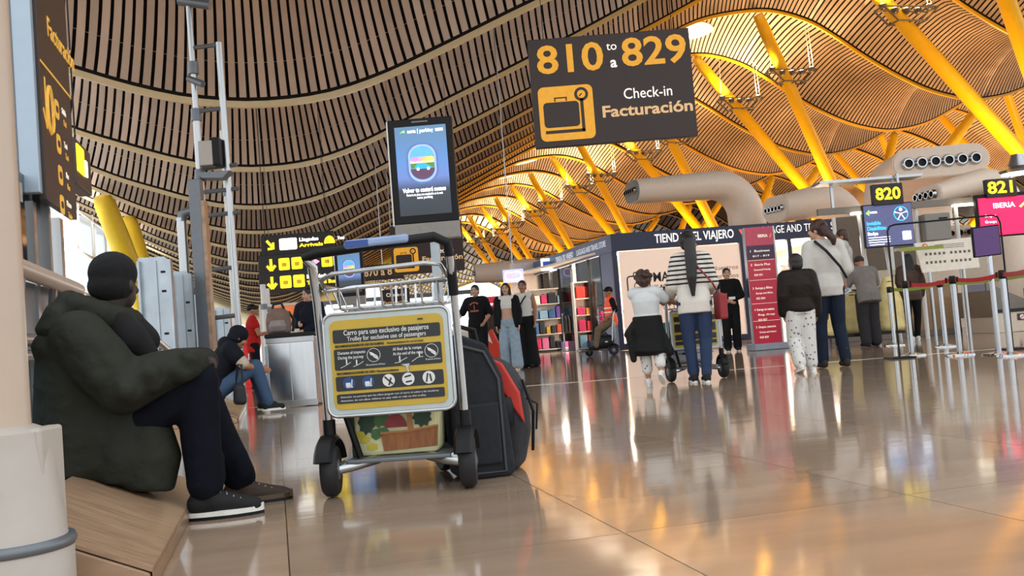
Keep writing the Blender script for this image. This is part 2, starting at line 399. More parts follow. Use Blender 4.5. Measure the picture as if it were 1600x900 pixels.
for n, k in enumerate((2, 4, 6, 8, 10, 12, 14)):
    f = st(43, T1 + (k - 0.5) * DT, 4.2); base = Vector((f.x, f.y, 0))
    where = ['rising past the right edge of the frame', 'behind the white air ducts and the store', 'over the middle of the store roof', 'over the left side of the store', 'left of the store', 'far down the hall', 'at the far end of the hall'][n]
    c = empty('roof_column', base, 0, 'yellow four-armed steel roof column, ' + names[n] + ' in line, ' + where, 'column', 'yellow columns under the ceiling crest')
    build('pier', MB().lathe([(1.1, 0), (0.95, 2.5), (0.8, 4.4)], n=18), PIER, c, smooth=True)
    ul = build('uplight', MB().lathe([(0.5, 4.6), (0.75, 5.0), (0.7, 5.05)], n=14), RIGM, c, smooth=True)
    build('bulb', MB().lathe([(0.62, 5.03), (0.05, 5.08)], n=14), LAMP, ul)
    for dx in (-5.5, 4.0):
        l = bpy.data.lights.new('uplight_lamp', 'SPOT'); l.energy = 4300; l.color = (1.0, 0.55, 0.19); l.spot_size = math.radians(140); l.spot_blend = 0.8; l.shadow_soft_size = 0.6
        lo = bpy.data.objects.new('uplight_lamp', l); link(lo, c); lo.location = (dx, -2.6, 5.2); lo.rotation_euler = (math.pi, 0, 0)
    for kk, s in ((k, 33.2), (k + 1, 33.2), (k, 50.3), (k + 1, 50.3)):
        a = st(s, T1 + (kk - 1) * DT, roof(s) - 0.25); q = build('strut', strut_mb := (lambda m: (strut(m, f, a, 0.42 if s < 40 else 0.36), m)[1])(MB()), YEL, c, smooth=True, world=True)
        if s < 40:
            pos = a.lerp(f, 0.24) + V * 0.3 - U * 0.4
            light_rig(pos, AX, 'steel light rig with lamps, rig %s along the row of yellow struts' % ['first', 'second', 'third', 'fourth', 'fifth', 'sixth', 'seventh', 'eighth', 'ninth', 'tenth', 'eleventh', 'twelfth', 'thirteenth', 'last'][rig_n], 1300, 1.0); rig_n += 1
for n, k in enumerate((4, 6, 8, 10)):
    f = st(80, T1 + (k - 0.5) * DT, 4.2); base = Vector((f.x, f.y, 0))
    c = empty('roof_column', base, 0, 'yellow four-armed column of the far right row, ' + names[n] + ' in that row', 'column', 'yellow columns of the far right row')
    build('pier', MB().lathe([(1.1, 0), (0.95, 2.5), (0.8, 4.4)], n=18), PIER, c, smooth=True)
    for kk, s in ((k, 70.5), (k + 1, 70.5), (k, 87.3), (k + 1, 87.3)):
        m_ = MB(); strut(m_, f, st(s, T1 + (kk - 1) * DT, roof(s) - 0.2), 0.4); build('strut', m_, YEL, c, smooth=True, world=True)
    ul = build('uplight', MB().lathe([(0.5, 4.6), (0.75, 5.0), (0.7, 5.05)], n=14), RIGM, c, smooth=True); build('bulb', MB().lathe([(0.62, 5.03), (0.05, 5.08)], n=14), LAMP, ul)
    for dx in (-9.0, 3.0):
        l = bpy.data.lights.new('uplight_lamp', 'SPOT'); l.energy = 7500; l.color = (1.0, 0.55, 0.19); l.spot_size = math.radians(150); l.spot_blend = 0.8; l.shadow_soft_size = 0.6
        lo = bpy.data.objects.new('uplight_lamp', l); link(lo, c); lo.location = (dx, -2.6, 5.2); lo.rotation_euler = (math.pi, 0, 0)
for n, k in enumerate((4,)):
    f = st(-6.3, T1 + (k - 0.5) * DT, 0.0)
    c = empty('wall_column', f, 0, 'forked yellow leaning steel column by the left glass wall', 'column', None)
    for kk in (k, k + 1):
        a = st(-8.9, T1 + (kk - 1) * DT, roof(-8.9) - 0.2)
        m_ = MB(); strut(m_, f, a, 0.62); build('strut', m_, mat('bright_yellow_paint', 'ffd93a', 0.35, 0, 0.05, 3), c, smooth=True, world=True)
# ---- left glass wall: rounded panes in a white frame
wl = empty('wall_left', st(-11.5, 60), AX, kind='structure', label='glass wall with rounded white panes along the left side')
GLS = glass_mat('facade_glass', 'eef6fa', 0.1)
fr = MB()
for i in range(0, 16): fr.box((0, -30 + i * 5.0, 5.5), (0.18, 0.14, 11))
for z in (0.2, 2.8, 5.4, 8.0, 10.6): fr.box((0, 7.5, z), (0.12, 75, 0.14))
build('mullion_grid', fr, WHITE, wl)
frost = bpy.data.materials.new('frosted_pane'); frost.use_nodes = True; nt = frost.node_tree
nt.nodes.remove(nt.nodes['Principled BSDF']); _a = nt.nodes.new('ShaderNodeBsdfTransparent'); _b = nt.nodes.new('ShaderNodeBsdfTranslucent'); _b.inputs[0].default_value = (0.85, 0.93, 0.97, 1); _m = nt.nodes.new('ShaderNodeMixShader'); _m.inputs[0].default_value = 0.5
nt.links.new(_a.outputs[0], _m.inputs[1]); nt.links.new(_b.outputs[0], _m.inputs[2]); nt.links.new(_m.outputs[0], nt.nodes['Material Output'].inputs[0])
WLM = mat('fill_lamp_body', '8a8880', 0.4, 0.5)
for i, (yy, e) in enumerate(((-34, 26000), (-24, 24000), (-12, 21000), (-2, 12000), (2, 18000), (18, 15000), (32, 13000))):  # fill lamps added on the wall to brighten the left ceiling
    wl1 = build('fill_lamp', MB().lathe([(0.12, 0), (0.3, 0.25), (0.26, 0.25)], (0.45, yy, 4.0), 12), WLM, wl, smooth=True)
    build('bracket', MB().box((0.22, yy, 4.1), (0.45, 0.06, 0.06)), WLM, wl1)
    l = bpy.data.lights.new('fill_lamp_light', 'SPOT'); l.energy = e; l.color = (1.0, 0.92, 0.86); l.spot_size = math.radians(150); l.spot_blend = 0.9; l.shadow_soft_size = 0.5
    lo = bpy.data.objects.new('fill_lamp_light', l); link(lo, wl); lo.location = (0.6, yy, 4.4); lo.rotation_euler = (math.pi, math.radians(-50), 0)
pm = None
for i in range(0, 15):
    for z in (1.5, 4.1, 6.7, 9.3):
        if pm is None:
            mb = MB(); o = rrect(4.6, 2.3, 0.9); mb.prism(o, -0.02, 0.02, Matrix.Rotation(math.pi / 2, 3, 'Z')); p = build('pane', mb, frost, wl); pm = p.data
        else: p = bpy.data.objects.new('pane', pm); link(p, wl)
        p.location = (0, -27.5 + i * 5.0, z)
# ================================================================ near left: kiosk, plinths, steelwork
WOOD = mat('pale_oak_laminate', 'a5866b', 0.3, 0, 0.38, 3.0, stretch=(1.0, 16, 4)); 
GREYW = mat('light_grey_panel', 'b3aaa1', 0.4, 0, 0.05)
BROWN = mat('dark_brown_board', '3b2b25', 0.45, 0, 0.08)
OCH = mat('ochre_print', 'd9a441', 0.5, emit=0.25); PALE = mat('pale_print', 'f1e6d4', 0.5, emit=0.3)
LITY = mat('lit_yellow_print', 'ffd21e', 0.5, emit=1.3); LITW = mat('lit_white_print', 'fff9f0', 0.5, emit=1.6); LITP = mat('lit_pink_print', 'f58ab8', 0.5, emit=1.3)
def wedge(t0, t1, label):
    r = empty('plinth', st(-0.42, t0), AX, label, 'plinth', 'sloping wooden plinths along the left wall')
    L = t1 - t0
    prof = [(0, 0), (0, 0.045), (-0.42, 0.24), (-0.75, 0.27), (-0.75, 0)]
    vs = [Vector((x, y, z)) for y in (0, L) for x, z in prof]
    build('body', MB().add(vs, [(0, 1, 2, 3, 4), (9, 8, 7, 6, 5)] + [(i, i + 5, (i + 1) % 5 + 5, (i + 1) % 5) for i in range(5)]), WOOD, r, bevel=0.006)
    n = max(1, round(L / 0.6))
    for i in range(n):                           # boards of the sloping top
        y0, y1 = L * i / n + 0.002, L * (i + 1) / n - 0.002
        a = [Vector((x, y, z)) for y in (y0, y1) for x, z in ((0.006, 0.048), (-0.42, 0.246), (-0.42, 0.258), (0.006, 0.06))]
        build('board', MB().add(a, [(0, 1, 2, 3), (7, 6, 5, 4), (0, 4, 5, 1), (1, 5, 6, 2), (2, 6, 7, 3), (3, 7, 4, 0)]), WOOD, r)
    build('edge_strip', MB().box((0.01, L / 2, 0.028), (0.008, L, 0.05)), mat('oak_edge', '8f7259', 0.3, 0, 0.15, 6), r)
    return r
wedge(3.22, 5.25, 'near sloping oak plinth under the seated man in the parka')
wedge(10.4, 12.9, 'far sloping oak plinth the crouching man sits on')
# white round post with its boot, far left
pb = Vector((-1.475, 2.75, 0)); r = empty('post', pb, 0, 'white round post with grey boot at the left edge', 'post')
build('tube', MB().cyl((0, 0, 0.3), (0, 0, 3.2), 0.07, n=28), mat('cream_post', 'bfab99', 0.3, 0, 0.04), r, smooth='auto')
build('boot', MB().lathe([(0.165, 0), (0.165, 0.2), (0.15, 0.23), (0.12, 0.53), (0.075, 0.55)], n=28), GREYW, r, smooth='auto')
build('boot_ring', MB().lathe([(0.168, 0.2), (0.174, 0.215), (0.168, 0.23)], n=28), DARKST, r, smooth=True)
build('boot_panel', MB().box((0.10, 0.02, 0.36), (0.05, 0.14, 0.36)), GREYW, r, bevel=0.01)
for z in (0.38, 0.16): build('bolt', MB().cyl((0.03, -0.14, z), (0.03, -0.175, z), 0.008, n=8), BLACK, r)
# directory board in its housing
p0 = on_s(74, 312, -1.12); p1 = on_s(121, 346, -1.12); tA, tB = t_of(p0), t_of(p1); zb = p0.z
zt = 3.3
r = empty('directory_board', st(-1.12, tA, 0), AX, 'tall dark brown directory board in a pale blue-grey frame', 'sign board')
L = tB - tA
build('face_board', MB().box((-0.02, L / 2, (zb + zt) / 2), (0.04, L, zt - zb)), BROWN, r, bevel=0.004)
fw = mat('pale_blue_frame', 'a9bac9', 0.35, 0.2, 0.04)
build('frame_front', MB().box((-0.07, -0.03, (zb + zt) / 2 + 0.03), (0.10, 0.06, zt - zb)), fw, r, bevel=0.006)
build('frame_side', MB().box((-0.17, -0.02, (zb + zt) / 2 + 0.12), (0.09, 0.05, zt - zb - 0.1)), fw, r, bevel=0.006)
build('frame_groove', MB().box((-0.122, -0.035, (zb + zt) / 2 + 0.05), (0.01, 0.06, zt - zb - 0.05)), DARKST, r)
build('back_leg', MB().box((-0.12, L * 0.9, zb / 2), (0.09, 0.09, zb)), STEEL, r)
build('front_leg', MB().box((-0.12, 0.05, zb / 2), (0.09, 0.07, zb)), STEEL, r)
pr = empty('lettering_face', (0.002, 0, 0)); pr.parent = r; pr.rotation_euler = (0, 0, math.pi / 2)   # local x runs away along the board, -y is outward
def dtxt(s, size, yy, z, m, al='LEFT', b=0.0): return text(s, size, m, r, 0.003, z, 0, al, b)
def on_board(o, yy, z): o.location = (0.0025, yy, z); o.rotation_euler = (math.pi / 2, 0, math.pi / 2); return o
bpy.data.objects.remove(pr)
build('rule_line', MB().box((0.003, L / 2, 2.36), (0.003, L, 0.012)), OCH, r)
on_board(text('Facturación', 0.16, OCH, r, 0, 0, bold=0.01), L * 0.75, 2.62)
def icon_l(yy, z, w=0.17): 
    M = Matrix.Translation((0.003, yy, z)) @ Matrix.Rotation(math.pi / 2, 4, 'Z'); mb = MB(); mb.prism(rrect(w, w, 0.03), -0.002, 0.001); mb.moved(M); build('pictogram', mb, OCH, r)
    mb = MB(); mb.prism(rrect(w * 0.55, w * 0.35, 0.015), -0.004, 0.0); mb.moved(M); build('pictogram_mark', mb, BROWN, r)
for i, z in enumerate((2.18, 1.98, 1.80, 1.63)):
    icon_l(L * 0.45, z, 0.11)
    on_board(text(['Salida', 'Taxi', 'Bus', 'Metro'][i], 0.05, PALE, r, 0, 0), L * 0.45 + 0.2, z + 0.03)
    on_board(text(['Exit', 'Taxi', 'Bus', 'Train'][i], 0.05, OCH, r, 0, 0), L * 0.45 + 0.22, z - 0.035)
mb = MB(); mb.tube([(0.003, L * 0.22 + 0.07 * math.cos(a / 12 * 6.283), 2.13 + 0.13 * math.sin(a / 12 * 6.283)) for a in range(12)], 0.013, 5, closed=True); build('ring_mark', mb, OCH, r)
M = Matrix.Translation((0.003, L * 0.1, 2.15)) @ Matrix.Rotation(math.pi / 2, 4, 'Z'); mb = MB()
for o in (bar((0, 0.14), (0, -0.14), 0.025), bar((0, -0.14), (-0.07, -0.05), 0.025), bar((0, -0.14), (0.07, -0.05), 0.025)): mb.prism(o, -0.002, 0.001)
mb.moved(M); build('arrow', mb, OCH, r)
# smaller lit sign past the board
q = on_s(131, 262, -1.3); r = empty('lit_sign', q, AX, 'small dark sign box with a lit yellow panel, past the directory board', 'sign')
build('housing', MB().box((-0.05, 0, 0), (0.1, 0.6, 0.34)), BROWN, r, bevel=0.01)
build('panel', MB().box((0.004, -0.14, 0.03), (0.01, 0.26, 0.2)), LITY, r)
build('white_mark', MB().box((0.006, 0.06, -0.0), (0.01, 0.08, 0.12)), LITW, r)
build('hanger', MB().cyl((-0.05, 0, 0.17), (-0.05, 0, 6.2), 0.006), BLACK, r)
# glazed cabin front with sill rail beside the seated man
r = empty('glazed_counter', st(-1.2, 4.7), AX, 'grey steel counter with dark glass and sloping cream rail behind the seated man', 'counter')
build('dark_glass', MB().box((-0.03, 0.55, 1.48), (0.03, 1.15, 0.5)), mat('smoked_glass', '1c222a', 0.08, 0, 0.05), r)
build('paper_notice', MB().box((-0.01, 0.42, 1.62), (0.006, 0.5, 0.1)), mat('worn_paper', 'a8a29c', 0.7, 0, 0.25, 20), r)
for y in (0.0, 0.45, 1.12): build('mullion', MB().box((0, y, 1.45), (0.05, 0.05, 0.6)), STEEL, r)
build('rail', MB().tube([(0.06, -1.6, 1.22), (0.06, 1.6, 1.17)], 0.045, 14), mat('cream_post', 'd3c3b3'), r, smooth='auto')
build('lower_panel', MB().box((-0.03, 0.2, 0.98), (0.04, 2.6, 0.36)), DARKST, r)
for y in (-0.9, -0.2, 0.3, 1.0): build('bracket', MB().tube([(0.05, y, 1.16), (0.02, y + 0.05, 1.0), (-0.02, y, 0.85)], 0.022, 8), STEEL, r)
for z in (0.86, 0.78): build('pipe', MB().tube([(0.02, -1.5, z), (0.02, 1.4, z)], 0.028, 10), STEEL, r, smooth='auto')
build('glass_low', MB().box((-0.06, 0.2, 0.52), (0.02, 2.6, 0.55)), glass_mat('clear_glass', 'd6e4ea', 0.2), r)
for y in (-1.05, 0.2, 1.45): build('leg', MB().box((-0.05, y, 0.6), (0.06, 0.06, 1.2)), STEEL, r)
# steel mast with rungs
def onpl(px, py, Y): return at(px, py, Y)
b = at(331, 560, 15.2); b.z = 0
r = empty('steel_mast', b, 0, 'tall grey steel ladder mast with clamps and a small projector', 'mast', scale=1.09)
build('pole', MB().tube([(0, 0, 0), (0, 0, 4.3)], 0.055, 12), STEEL, r, smooth='auto')
build('pole', MB().tube([(0.0, 0, 4.25), (-0.01, 0, 6.1)], 0.042, 12), STEEL, r, smooth='auto')
build('pole', MB().tube([(0.42, 0, 0), (0.40, 0, 5.25)], 0.048, 12), STEEL, r, smooth='auto')
for z in (1.2, 1.9, 2.7, 3.05, 3.4, 4.25, 5.2): build('rung', MB().tube([(-0.06 if z < 5 else 0, 0, z), (0.55 if z in (3.4, 2.7, 3.05) else 0.40, 0, z + 0.02)], 0.032, 8), DARKST, r, smooth='auto')
for z in (2.4, 3.3, 4.2, 4.9): build('clamp', MB().cyl((0, 0, z - 0.09), (0, 0, z + 0.09), 0.075, n=12), DARKST, r, smooth='auto')
build('arm', MB().tube([(-0.15, 0, 5.92), (0.32, -0.05, 5.8)], 0.07, 10), DARKST, r, smooth='auto')
build('short_arm', MB().tube([(-0.08, 0, 4.75), (0.16, -0.1, 4.62)], 0.05, 10), DARKST, r, smooth='auto')
pj = build('projector', MB().box((0.17, -0.12, 3.58), (0.2, 0.24, 0.36)), GREYW, r, bevel=0.012)
build('lens_hood', MB().box((0.31, -0.12, 3.6), (0.12, 0.22, 0.4)), BLACK, pj, bevel=0.01)
build('shelf', MB().prism([(0.02, 3.3), (0.5, 3.3), (0.4, 3.2), (0.1, 3.22)], -0.25, 0.02), DARKST, r)
# dark square column and pipe frame
b = at(322, 545, 13.9); b.z = 0
r = empty('steel_column', b, 0, 'dark grey square steel column with wooden edge, before the ladder mast', 'column', scale=1.08)
build('shaft', MB().box((0, 0, 1.9), (0.16, 0.16, 2.3)), DARKST, r, bevel=0.01)
build('lower_shaft', MB().box((0.02, 0, 0.4), (0.1, 0.1, 0.8)), STEEL, r)
build('wood_edge', MB().box((0.105, -0.02, 1.75), (0.05, 0.14, 2.0)), WOOD, r)
for (x, z0, z1) in ((-0.22, 0.2, 2.55),): build('side_pipe', MB().tube([(x, 0, z0), (x, 0, z1)], 0.065, 12), STEEL, r, smooth='auto')
build('elbow', MB().tube([(-0.22, 0, 2.5), (-0.2, 0, 2.6), (-0.12, 0, 2.63), (0.0, 0, 2.63)], 0.065, 12), DARKST, r, smooth='auto')
build('tie', MB().tube([(-0.22, 0, 1.55), (0, 0, 1.55)], 0.05, 10), DARKST, r, smooth='auto')
# perforated upright panels
HOLE = BLACK
def upright(px, Y, zt, w, label, holes):
    b = at(px, 560, Y); b.z = 0; r = empty('steel_upright', b, AX * 0.5, label, 'upright', 'galvanised steel uprights behind the seated man')
    g = mat('galvanised_steel', 'aab3ba', 0.32, 0.75, 0.16, 5)
    build('web', MB().prism([(-w / 2, 0), (w / 2, 0), (w / 2, zt - 0.08), (w / 2 - 0.1, zt), (-w / 2, zt)], -0.02, 0.02), g, r)
    for sx in (-1, 1): build('flange', MB().box((sx * (w / 2 - 0.015), -0.06, zt / 2 - 0.02), (0.03, 0.10, zt - 0.06)), g, r)
    build('rib', MB().box((0.0, -0.035, zt / 2), (0.035, 0.03, zt - 0.1)), g, r)
    for z in holes: build('slot', MB().prism(rrect(0.06, 0.03, 0.012, 3, w * 0.22, z), -0.026, -0.018), HOLE, r)
upright(252, 12.4, 2.05, 0.42, 'wide galvanised upright with slots, just right of the seated man', (0.55, 1.05, 1.6, 1.85))
upright(292, 13.6, 1.95, 0.3, 'middle galvanised upright left of the dark square column', (0.6, 1.1, 1.5))
upright(318, 15.0, 1.75, 0.34, 'right galvanised upright behind the dark square column', (0.5, 0.9, 1.3))
upright(352, 17.5, 1.6, 0.3, 'pale galvanised upright beside the red fire sign', (0.5, 0.9, 1.3))
# handrails running along behind the men
r = empty('handrail', st(-1.27, 8.2), AX, 'grey steel handrail with curved brackets behind the crouching man', 'railing')
build('top_rail', MB().box((0, 0.1, 0.86), (0.05, 1.5, 0.07)), STEEL, r, bevel=0.01)
build('lower_rail', MB().tube([(0, 0.2, 0.72), (0.0, 3.2, 0.72)], 0.025, 8), STEEL, r)
build('curved_rail', MB().tube([(0.05, 1.6, 0.95), (0.08, 2.2, 0.93), (0.1, 3.6, 0.78), (0.1, 5.0, 0.74)], 0.045, 10), STEEL, r, smooth='auto')
for y in (1.9, 2.5, 3.1, 3.8, 4.5): build('bracket', MB().tube([(0.1, y, 0.82), (0.14, y + 0.05, 0.7), (0.05, y, 0.5), (0, y, 0.0)], 0.025, 8), STEEL, r, smooth='auto')
for y in (0.1, -0.6): build('leg', MB().box((0, y, 0.43), (0.05, 0.05, 0.86)), STEEL, r)
# red fire point sign and red column
b = at(363, 570, 18.5); b.z = 0
r = empty('fire_sign', b, 0, 'small red fire sign on a grey panel', 'sign')
build('panel', MB().box((0, 0, 0.85), (0.2, 0.06, 0.75)), DARKST, r); build('foot', MB().box((0, 0, 0.24), (0.1, 0.05, 0.48)), DARKST, r)
build('sign_plate', MB().prism(rrect(0.22, 0.22, 0.02, 3, 0, 1.36), -0.05, -0.03), WHITE, r); build('red_field', MB().prism(rrect(0.19, 0.19, 0.02, 3, 0, 1.36), -0.055, -0.049), mat('fire_red', 'c8201e', 0.4, emit=0.2), r)
build('flame_mark', MB().prism([(-0.03, 1.29), (0.03, 1.29), (0.035, 1.36), (0.0, 1.43), (-0.035, 1.36)], -0.058, -0.054), PALE, r)
b = at(383, 575, 19.5); b.z = 0
r = empty('red_cabinet', b, 0, 'narrow red cabinet behind the red-shirted man', 'cabinet')
build('body', MB().box((0, 0, 0.6), (0.45, 0.3, 1.2)), mat('fire_red', 'c8201e'), r, bevel=0.02); build('door', MB().box((0, -0.155, 0.62), (0.38, 0.02, 1.05)), mat('fire_red', 'c8201e'), r, bevel=0.01); build('handle', MB().box((0.14, -0.175, 0.65), (0.02, 0.02, 0.12)), CHROME, r)
for i, (px, Y, h, lab) in enumerate(((372, 16.5, 4.6, 'slim white pole left of the yellow arrow signs'), (418, 21, 2.2, 'left of the two slim white poles under the arrow signs'), (424, 22.5, 2.2, 'right of the two slim white poles under the arrow signs'))):
    b = at(px, 560, Y); b.z = 0; r = empty('slim_pole', b, 0, lab, 'pole'); build('shaft', MB().cyl((0, 0, 0), (0, 0, h), 0.06, n=14), WHITE, r, smooth='auto'); build('foot_plate', MB().box((0, 0, 0.01), (0.2, 0.2, 0.02)), STEEL, r); build('collar', MB().cyl((0, 0, h * 0.75), (0, 0, h * 0.75 + 0.12), 0.075, n=14), DARKST, r, smooth='auto')
# bin
b = ground(460, 636); r = empty('litter_bin', b, 0.05, 'stainless steel double litter bin with a dark lid', 'bin')
BINS = mat('bin_steel', 'c9ccce', 0.22, 1.0, 0.08, 6, stretch=(3, 3, 0.4))
build('body', MB().prism(rrect(0.58, 0.86, 0.015, 3, 0, 0.445), 0.0, 0.42), BINS, r, bevel=0.015)
for x in (-0.145, 0.145): build('door', MB().box((x, -0.006, 0.44), (0.275, 0.012, 0.72)), BINS, r, bevel=0.004)
build('plinth_band', MB().box((0, -0.008, 0.045), (0.59, 0.02, 0.07)), STEEL, r)
build('top_band', MB().box((0, -0.008, 0.84), (0.60, 0.02, 0.07)), STEEL, r, bevel=0.004)
build('lid', MB().prism(rrect(0.62, 0.05, 0.02, 4, 0, 0.9), -0.03, 0.45), BLACK, r, bevel=0.008)
build('side_grille', MB().box((-0.31, 0.2, 0.48), (0.04, 0.3, 0.6)), mat('pale_blue_frame', 'a9bac9'), r)
for i in range(7): build('louvre', MB().box((-0.335, 0.2, 0.26 + i * 0.07), (0.012, 0.26, 0.012), M=Matrix.Rotation(0.5, 3, 'X')), DARKST, r)
# backpack on the bin lid
q = r.matrix_basis @ Vector((-0.16, 0.18, 0.925)); r = empty('backpack', q, 0.1, 'brown and grey backpack standing on the litter bin lid', 'backpack')
mb = MB(); eloft(mb, [((0, 0, 0.0), 0.13, 0.09), ((0, 0, 0.02), 0.155, 0.115), ((0, 0, 0.16), 0.16, 0.12), ((0, 0.01, 0.27), 0.14, 0.1), ((0, 0.01, 0.33), 0.07, 0.05)]); blob('body', mb, mat('brown_canvas', '6d574c', 0.8, 0, 0.25, 14, bump=0.4), r, 0.015, 3)
mb = MB(); eloft(mb, [((0, -0.1, 0.03), 0.1, 0.03), ((0, -0.115, 0.1), 0.115, 0.045), ((0, -0.1, 0.17), 0.09, 0.03)]); blob('front_pocket', mb, mat('grey_canvas', '7f7472', 0.8, 0, 0.2), r, 0.012, 2)
build('handle', MB().tube([(-0.07, 0, 0.3), (-0.05, 0, 0.38), (0.05, 0, 0.39), (0.08, 0, 0.31)], 0.018, 8), BLACK, r, smooth='auto')
build('strap', MB().tube([(0.12, 0.08, 0.28), (0.19, 0.09, 0.16), (0.16, 0.08, 0.02)], 0.018, 8), BLACK, r, smooth='auto')
# ================================================================ luggage trolley
TFR = mat('trolley_tube', 'bfc2c4', 0.22, 1.0, 0.06, 8); RUB = mat('black_rubber', '1d1d1f', 0.65, 0, 0.15, 20); TYEL = mat('trolley_board_yellow', 'c3a43a', 0.45, 0, 0.14, 4); TDK = mat('trolley_board_dark', '23262b', 0.45, 0, 0.08); TPALE = mat('trolley_board_rim', 'b9c4c2', 0.4, 0, 0.08)
TW = mat('trolley_print_white', 'dfe0dc', 0.5); TB = mat('trolley_print_blue', '1f4a86', 0.5)
def wheel(r, x, y, rad, w, spin=0.0, name='wheel'):
    M = Matrix.Translation((x, y, rad)) @ Matrix.Rotation(spin, 4, 'Z') @ Matrix.Rotation(math.pi / 2, 4, 'Y')
    prof = [(rad * 0.55, -w / 2), (rad * 0.86, -w / 2), (rad * 0.97, -w * 0.3), (rad, 0), (rad * 0.97, w * 0.3), (rad * 0.86, w / 2), (rad * 0.55, w / 2)]
    o = build(name, MB().lathe(prof, n=30).moved(M), RUB, r, smooth='auto')
    build('hub', MB().lathe([(rad * 0.1, -w * 0.62), (rad * 0.56, -w * 0.42), (rad * 0.56, w * 0.42), (rad * 0.1, w * 0.62)], n=20).moved(M), DARKST, o, smooth='auto')
    return o
def trolley(loc, rz, label, detail=True, s=1.0):
    r = empty('luggage_trolley', loc, rz, label, 'trolley', scale=s)
    hw = 0.325
    wheel(r, -hw, 0, 0.125, 0.075, 0.10); wheel(r, hw, 0, 0.125, 0.075, 0.06); wheel(r, 0.12, 0.62, 0.10, 0.05, 0.5, 'caster')
    for sx in (-1, 1):
        mb = MB(); arc = [(a, 0.145) for a in range(20, 165, 9)]
        rings = []
        for a, R in arc:
            a = math.radians(a); c = Vector((sx * hw, -R * math.cos(a), 0.125 + R * math.sin(a))); n = Vector((0, -math.cos(a), math.sin(a)))
            rings.append([c + Vector((-0.046, 0, 0)), c + Vector((-0.032, 0, 0)) + n * 0.02, c + Vector((0.032, 0, 0)) + n * 0.02, c + Vector((0.046, 0, 0)), c + Vector((0.03, 0, 0)) - n * 0.01, c + Vector((-0.03, 0, 0)) - n * 0.01])
        mb.loft(rings); build('fender', mb, BLACK, r, smooth='auto')
        build('upright', MB().tube([(sx * hw, 0.02, 0.29), (sx * hw, -0.01, 0.62), (sx * hw, -0.05, 0.92), (sx * hw, -0.10, 1.08)], 0.019, 12), TFR, r, smooth='auto')
        build('upright_sleeve', MB().tube([(sx * hw, 0.02, 0.26), (sx * hw, 0.02, 0.36)], 0.03, 12), BLACK, r, smooth='auto')
        build('axle_arm', MB().tube([(sx * (hw - 0.03), 0, 0.125), (sx * 0.22, 0.02, 0.135), (sx * 0.12, 0.12, 0.15)], 0.024, 10), TFR, r, smooth='auto')
    build('strut', MB().tube([(-0.27, 0.0, 0.5), (-0.19, 0.04, 0.17)], 0.017, 8), BLACK, r, smooth='auto')
    build('handle', MB().tube([(-hw - 0.03, -0.12, 1.125), (-hw + 0.04, -0.13, 1.14), (0, -0.14, 1.155), (hw - 0.06, -0.13, 1.17), (hw - 0.005, -0.11, 1.14), (hw, -0.08, 1.05), (hw, -0.05, 0.9)], 0.024, 12), BLACK, r, smooth='auto')
    build('handle_end', MB().tube([(-hw - 0.02, -0.12, 1.12), (-hw + 0.01, -0.10, 1.08), (-hw, -0.06, 0.98)], 0.02, 10), TFR, r, smooth='auto')
    if detail:
        tg = build('advert_sleeve', MB().box((0.0, -0.145, 1.168), (0.30, 0.056, 0.04), M=Matrix.Rotation(-0.03, 3, 'Y')), mat('advert_blue', '8aa0c4', 0.3, 0, 0.3, 8), r, bevel=0.012)
        build('advert_patch', MB().box((-0.09, -0.172, 1.165), (0.11, 0.006, 0.03)), mat('advert_dark_blue', '274a93', 0.3), tg)
    # board
    zc, bw, bh = 0.615, 0.595, 0.475
    bd = build('board', MB().prism(rrect(bw, bh, 0.045, 5, 0, zc), -0.075, -0.055), TPALE, r)
    build('rim', MB().tube([(x, -0.072, z) for x, z in rrect(bw, bh, 0.045, 5, 0, zc)], 0.009, 8, closed=True), CHROME, bd, smooth=True)
    build('yellow_field', MB().prism(rrect(bw - 0.06, bh - 0.06, 0.035, 5, 0, zc), -0.078, -0.074), TYEL, bd)
    y = -0.0785
    for i, (z, h) in enumerate(((0.748, 0.062), (0.640, 0.098), (0.528, 0.068), (0.458, 0.044))):
        build('print_panel', MB().prism(rrect(0.505, h, 0.008, 3, 0.0, z), y - 0.002, y), TDK, bd)
    yy = y - 0.003
    if detail:
        text('Carro para uso exclusivo de pasajeros', 0.034, TW, bd, 0, 0.762, yy, bold=0.01, width=0.40)
        text('Trolley for exclusive use of passengers', 0.03, TW, bd, 0, 0.733, yy, bold=0.006, width=0.37)
        text('RECOMENDACIONES DE USO EN RAMPAS', 0.016, TDK, bd, -0.245, 0.702, yy, 'LEFT', bold=0.02, width=0.23)
        text('Recommendations for use of ramps', 0.014, TDK, bd, 0.0, 0.702, yy, 'LEFT', width=0.17)
        text('Durante el trayecto', 0.02, TW, bd, -0.235, 0.67, yy, 'LEFT', bold=0.01, width=0.13); text('During the journey', 0.02, TW, bd, -0.235, 0.648, yy, 'LEFT', bold=0.01, width=0.12)
        text('Al final de la rampa', 0.02, TW, bd, 0.025, 0.67, yy, 'LEFT', bold=0.01, width=0.135); text('At the end of the ramp', 0.02, TW, bd, 0.025, 0.648, yy, 'LEFT', bold=0.01, width=0.14)
        text('No presione el freno', 0.012, TW, bd, -0.105, 0.607, yy, 'LEFT', width=0.09); text('Presione el freno', 0.012, TW, bd, 0.175, 0.612, yy, 'LEFT', width=0.07)
        text('RECOMENDACIONES DE USO / Recommendations', 0.015, TDK, bd, -0.245, 0.575, yy, 'LEFT', bold=0.02, width=0.29)
        text('Atención: no permita que los niños jueguen con el carro ni suban a las escaleras', 0.012, TW, bd, -0.235, 0.466, yy, 'LEFT', width=0.46)
        text('Attention: do not allow children to play with or ride on this trolley', 0.012, TW, bd, -0.235, 0.449, yy, 'LEFT', width=0.40)
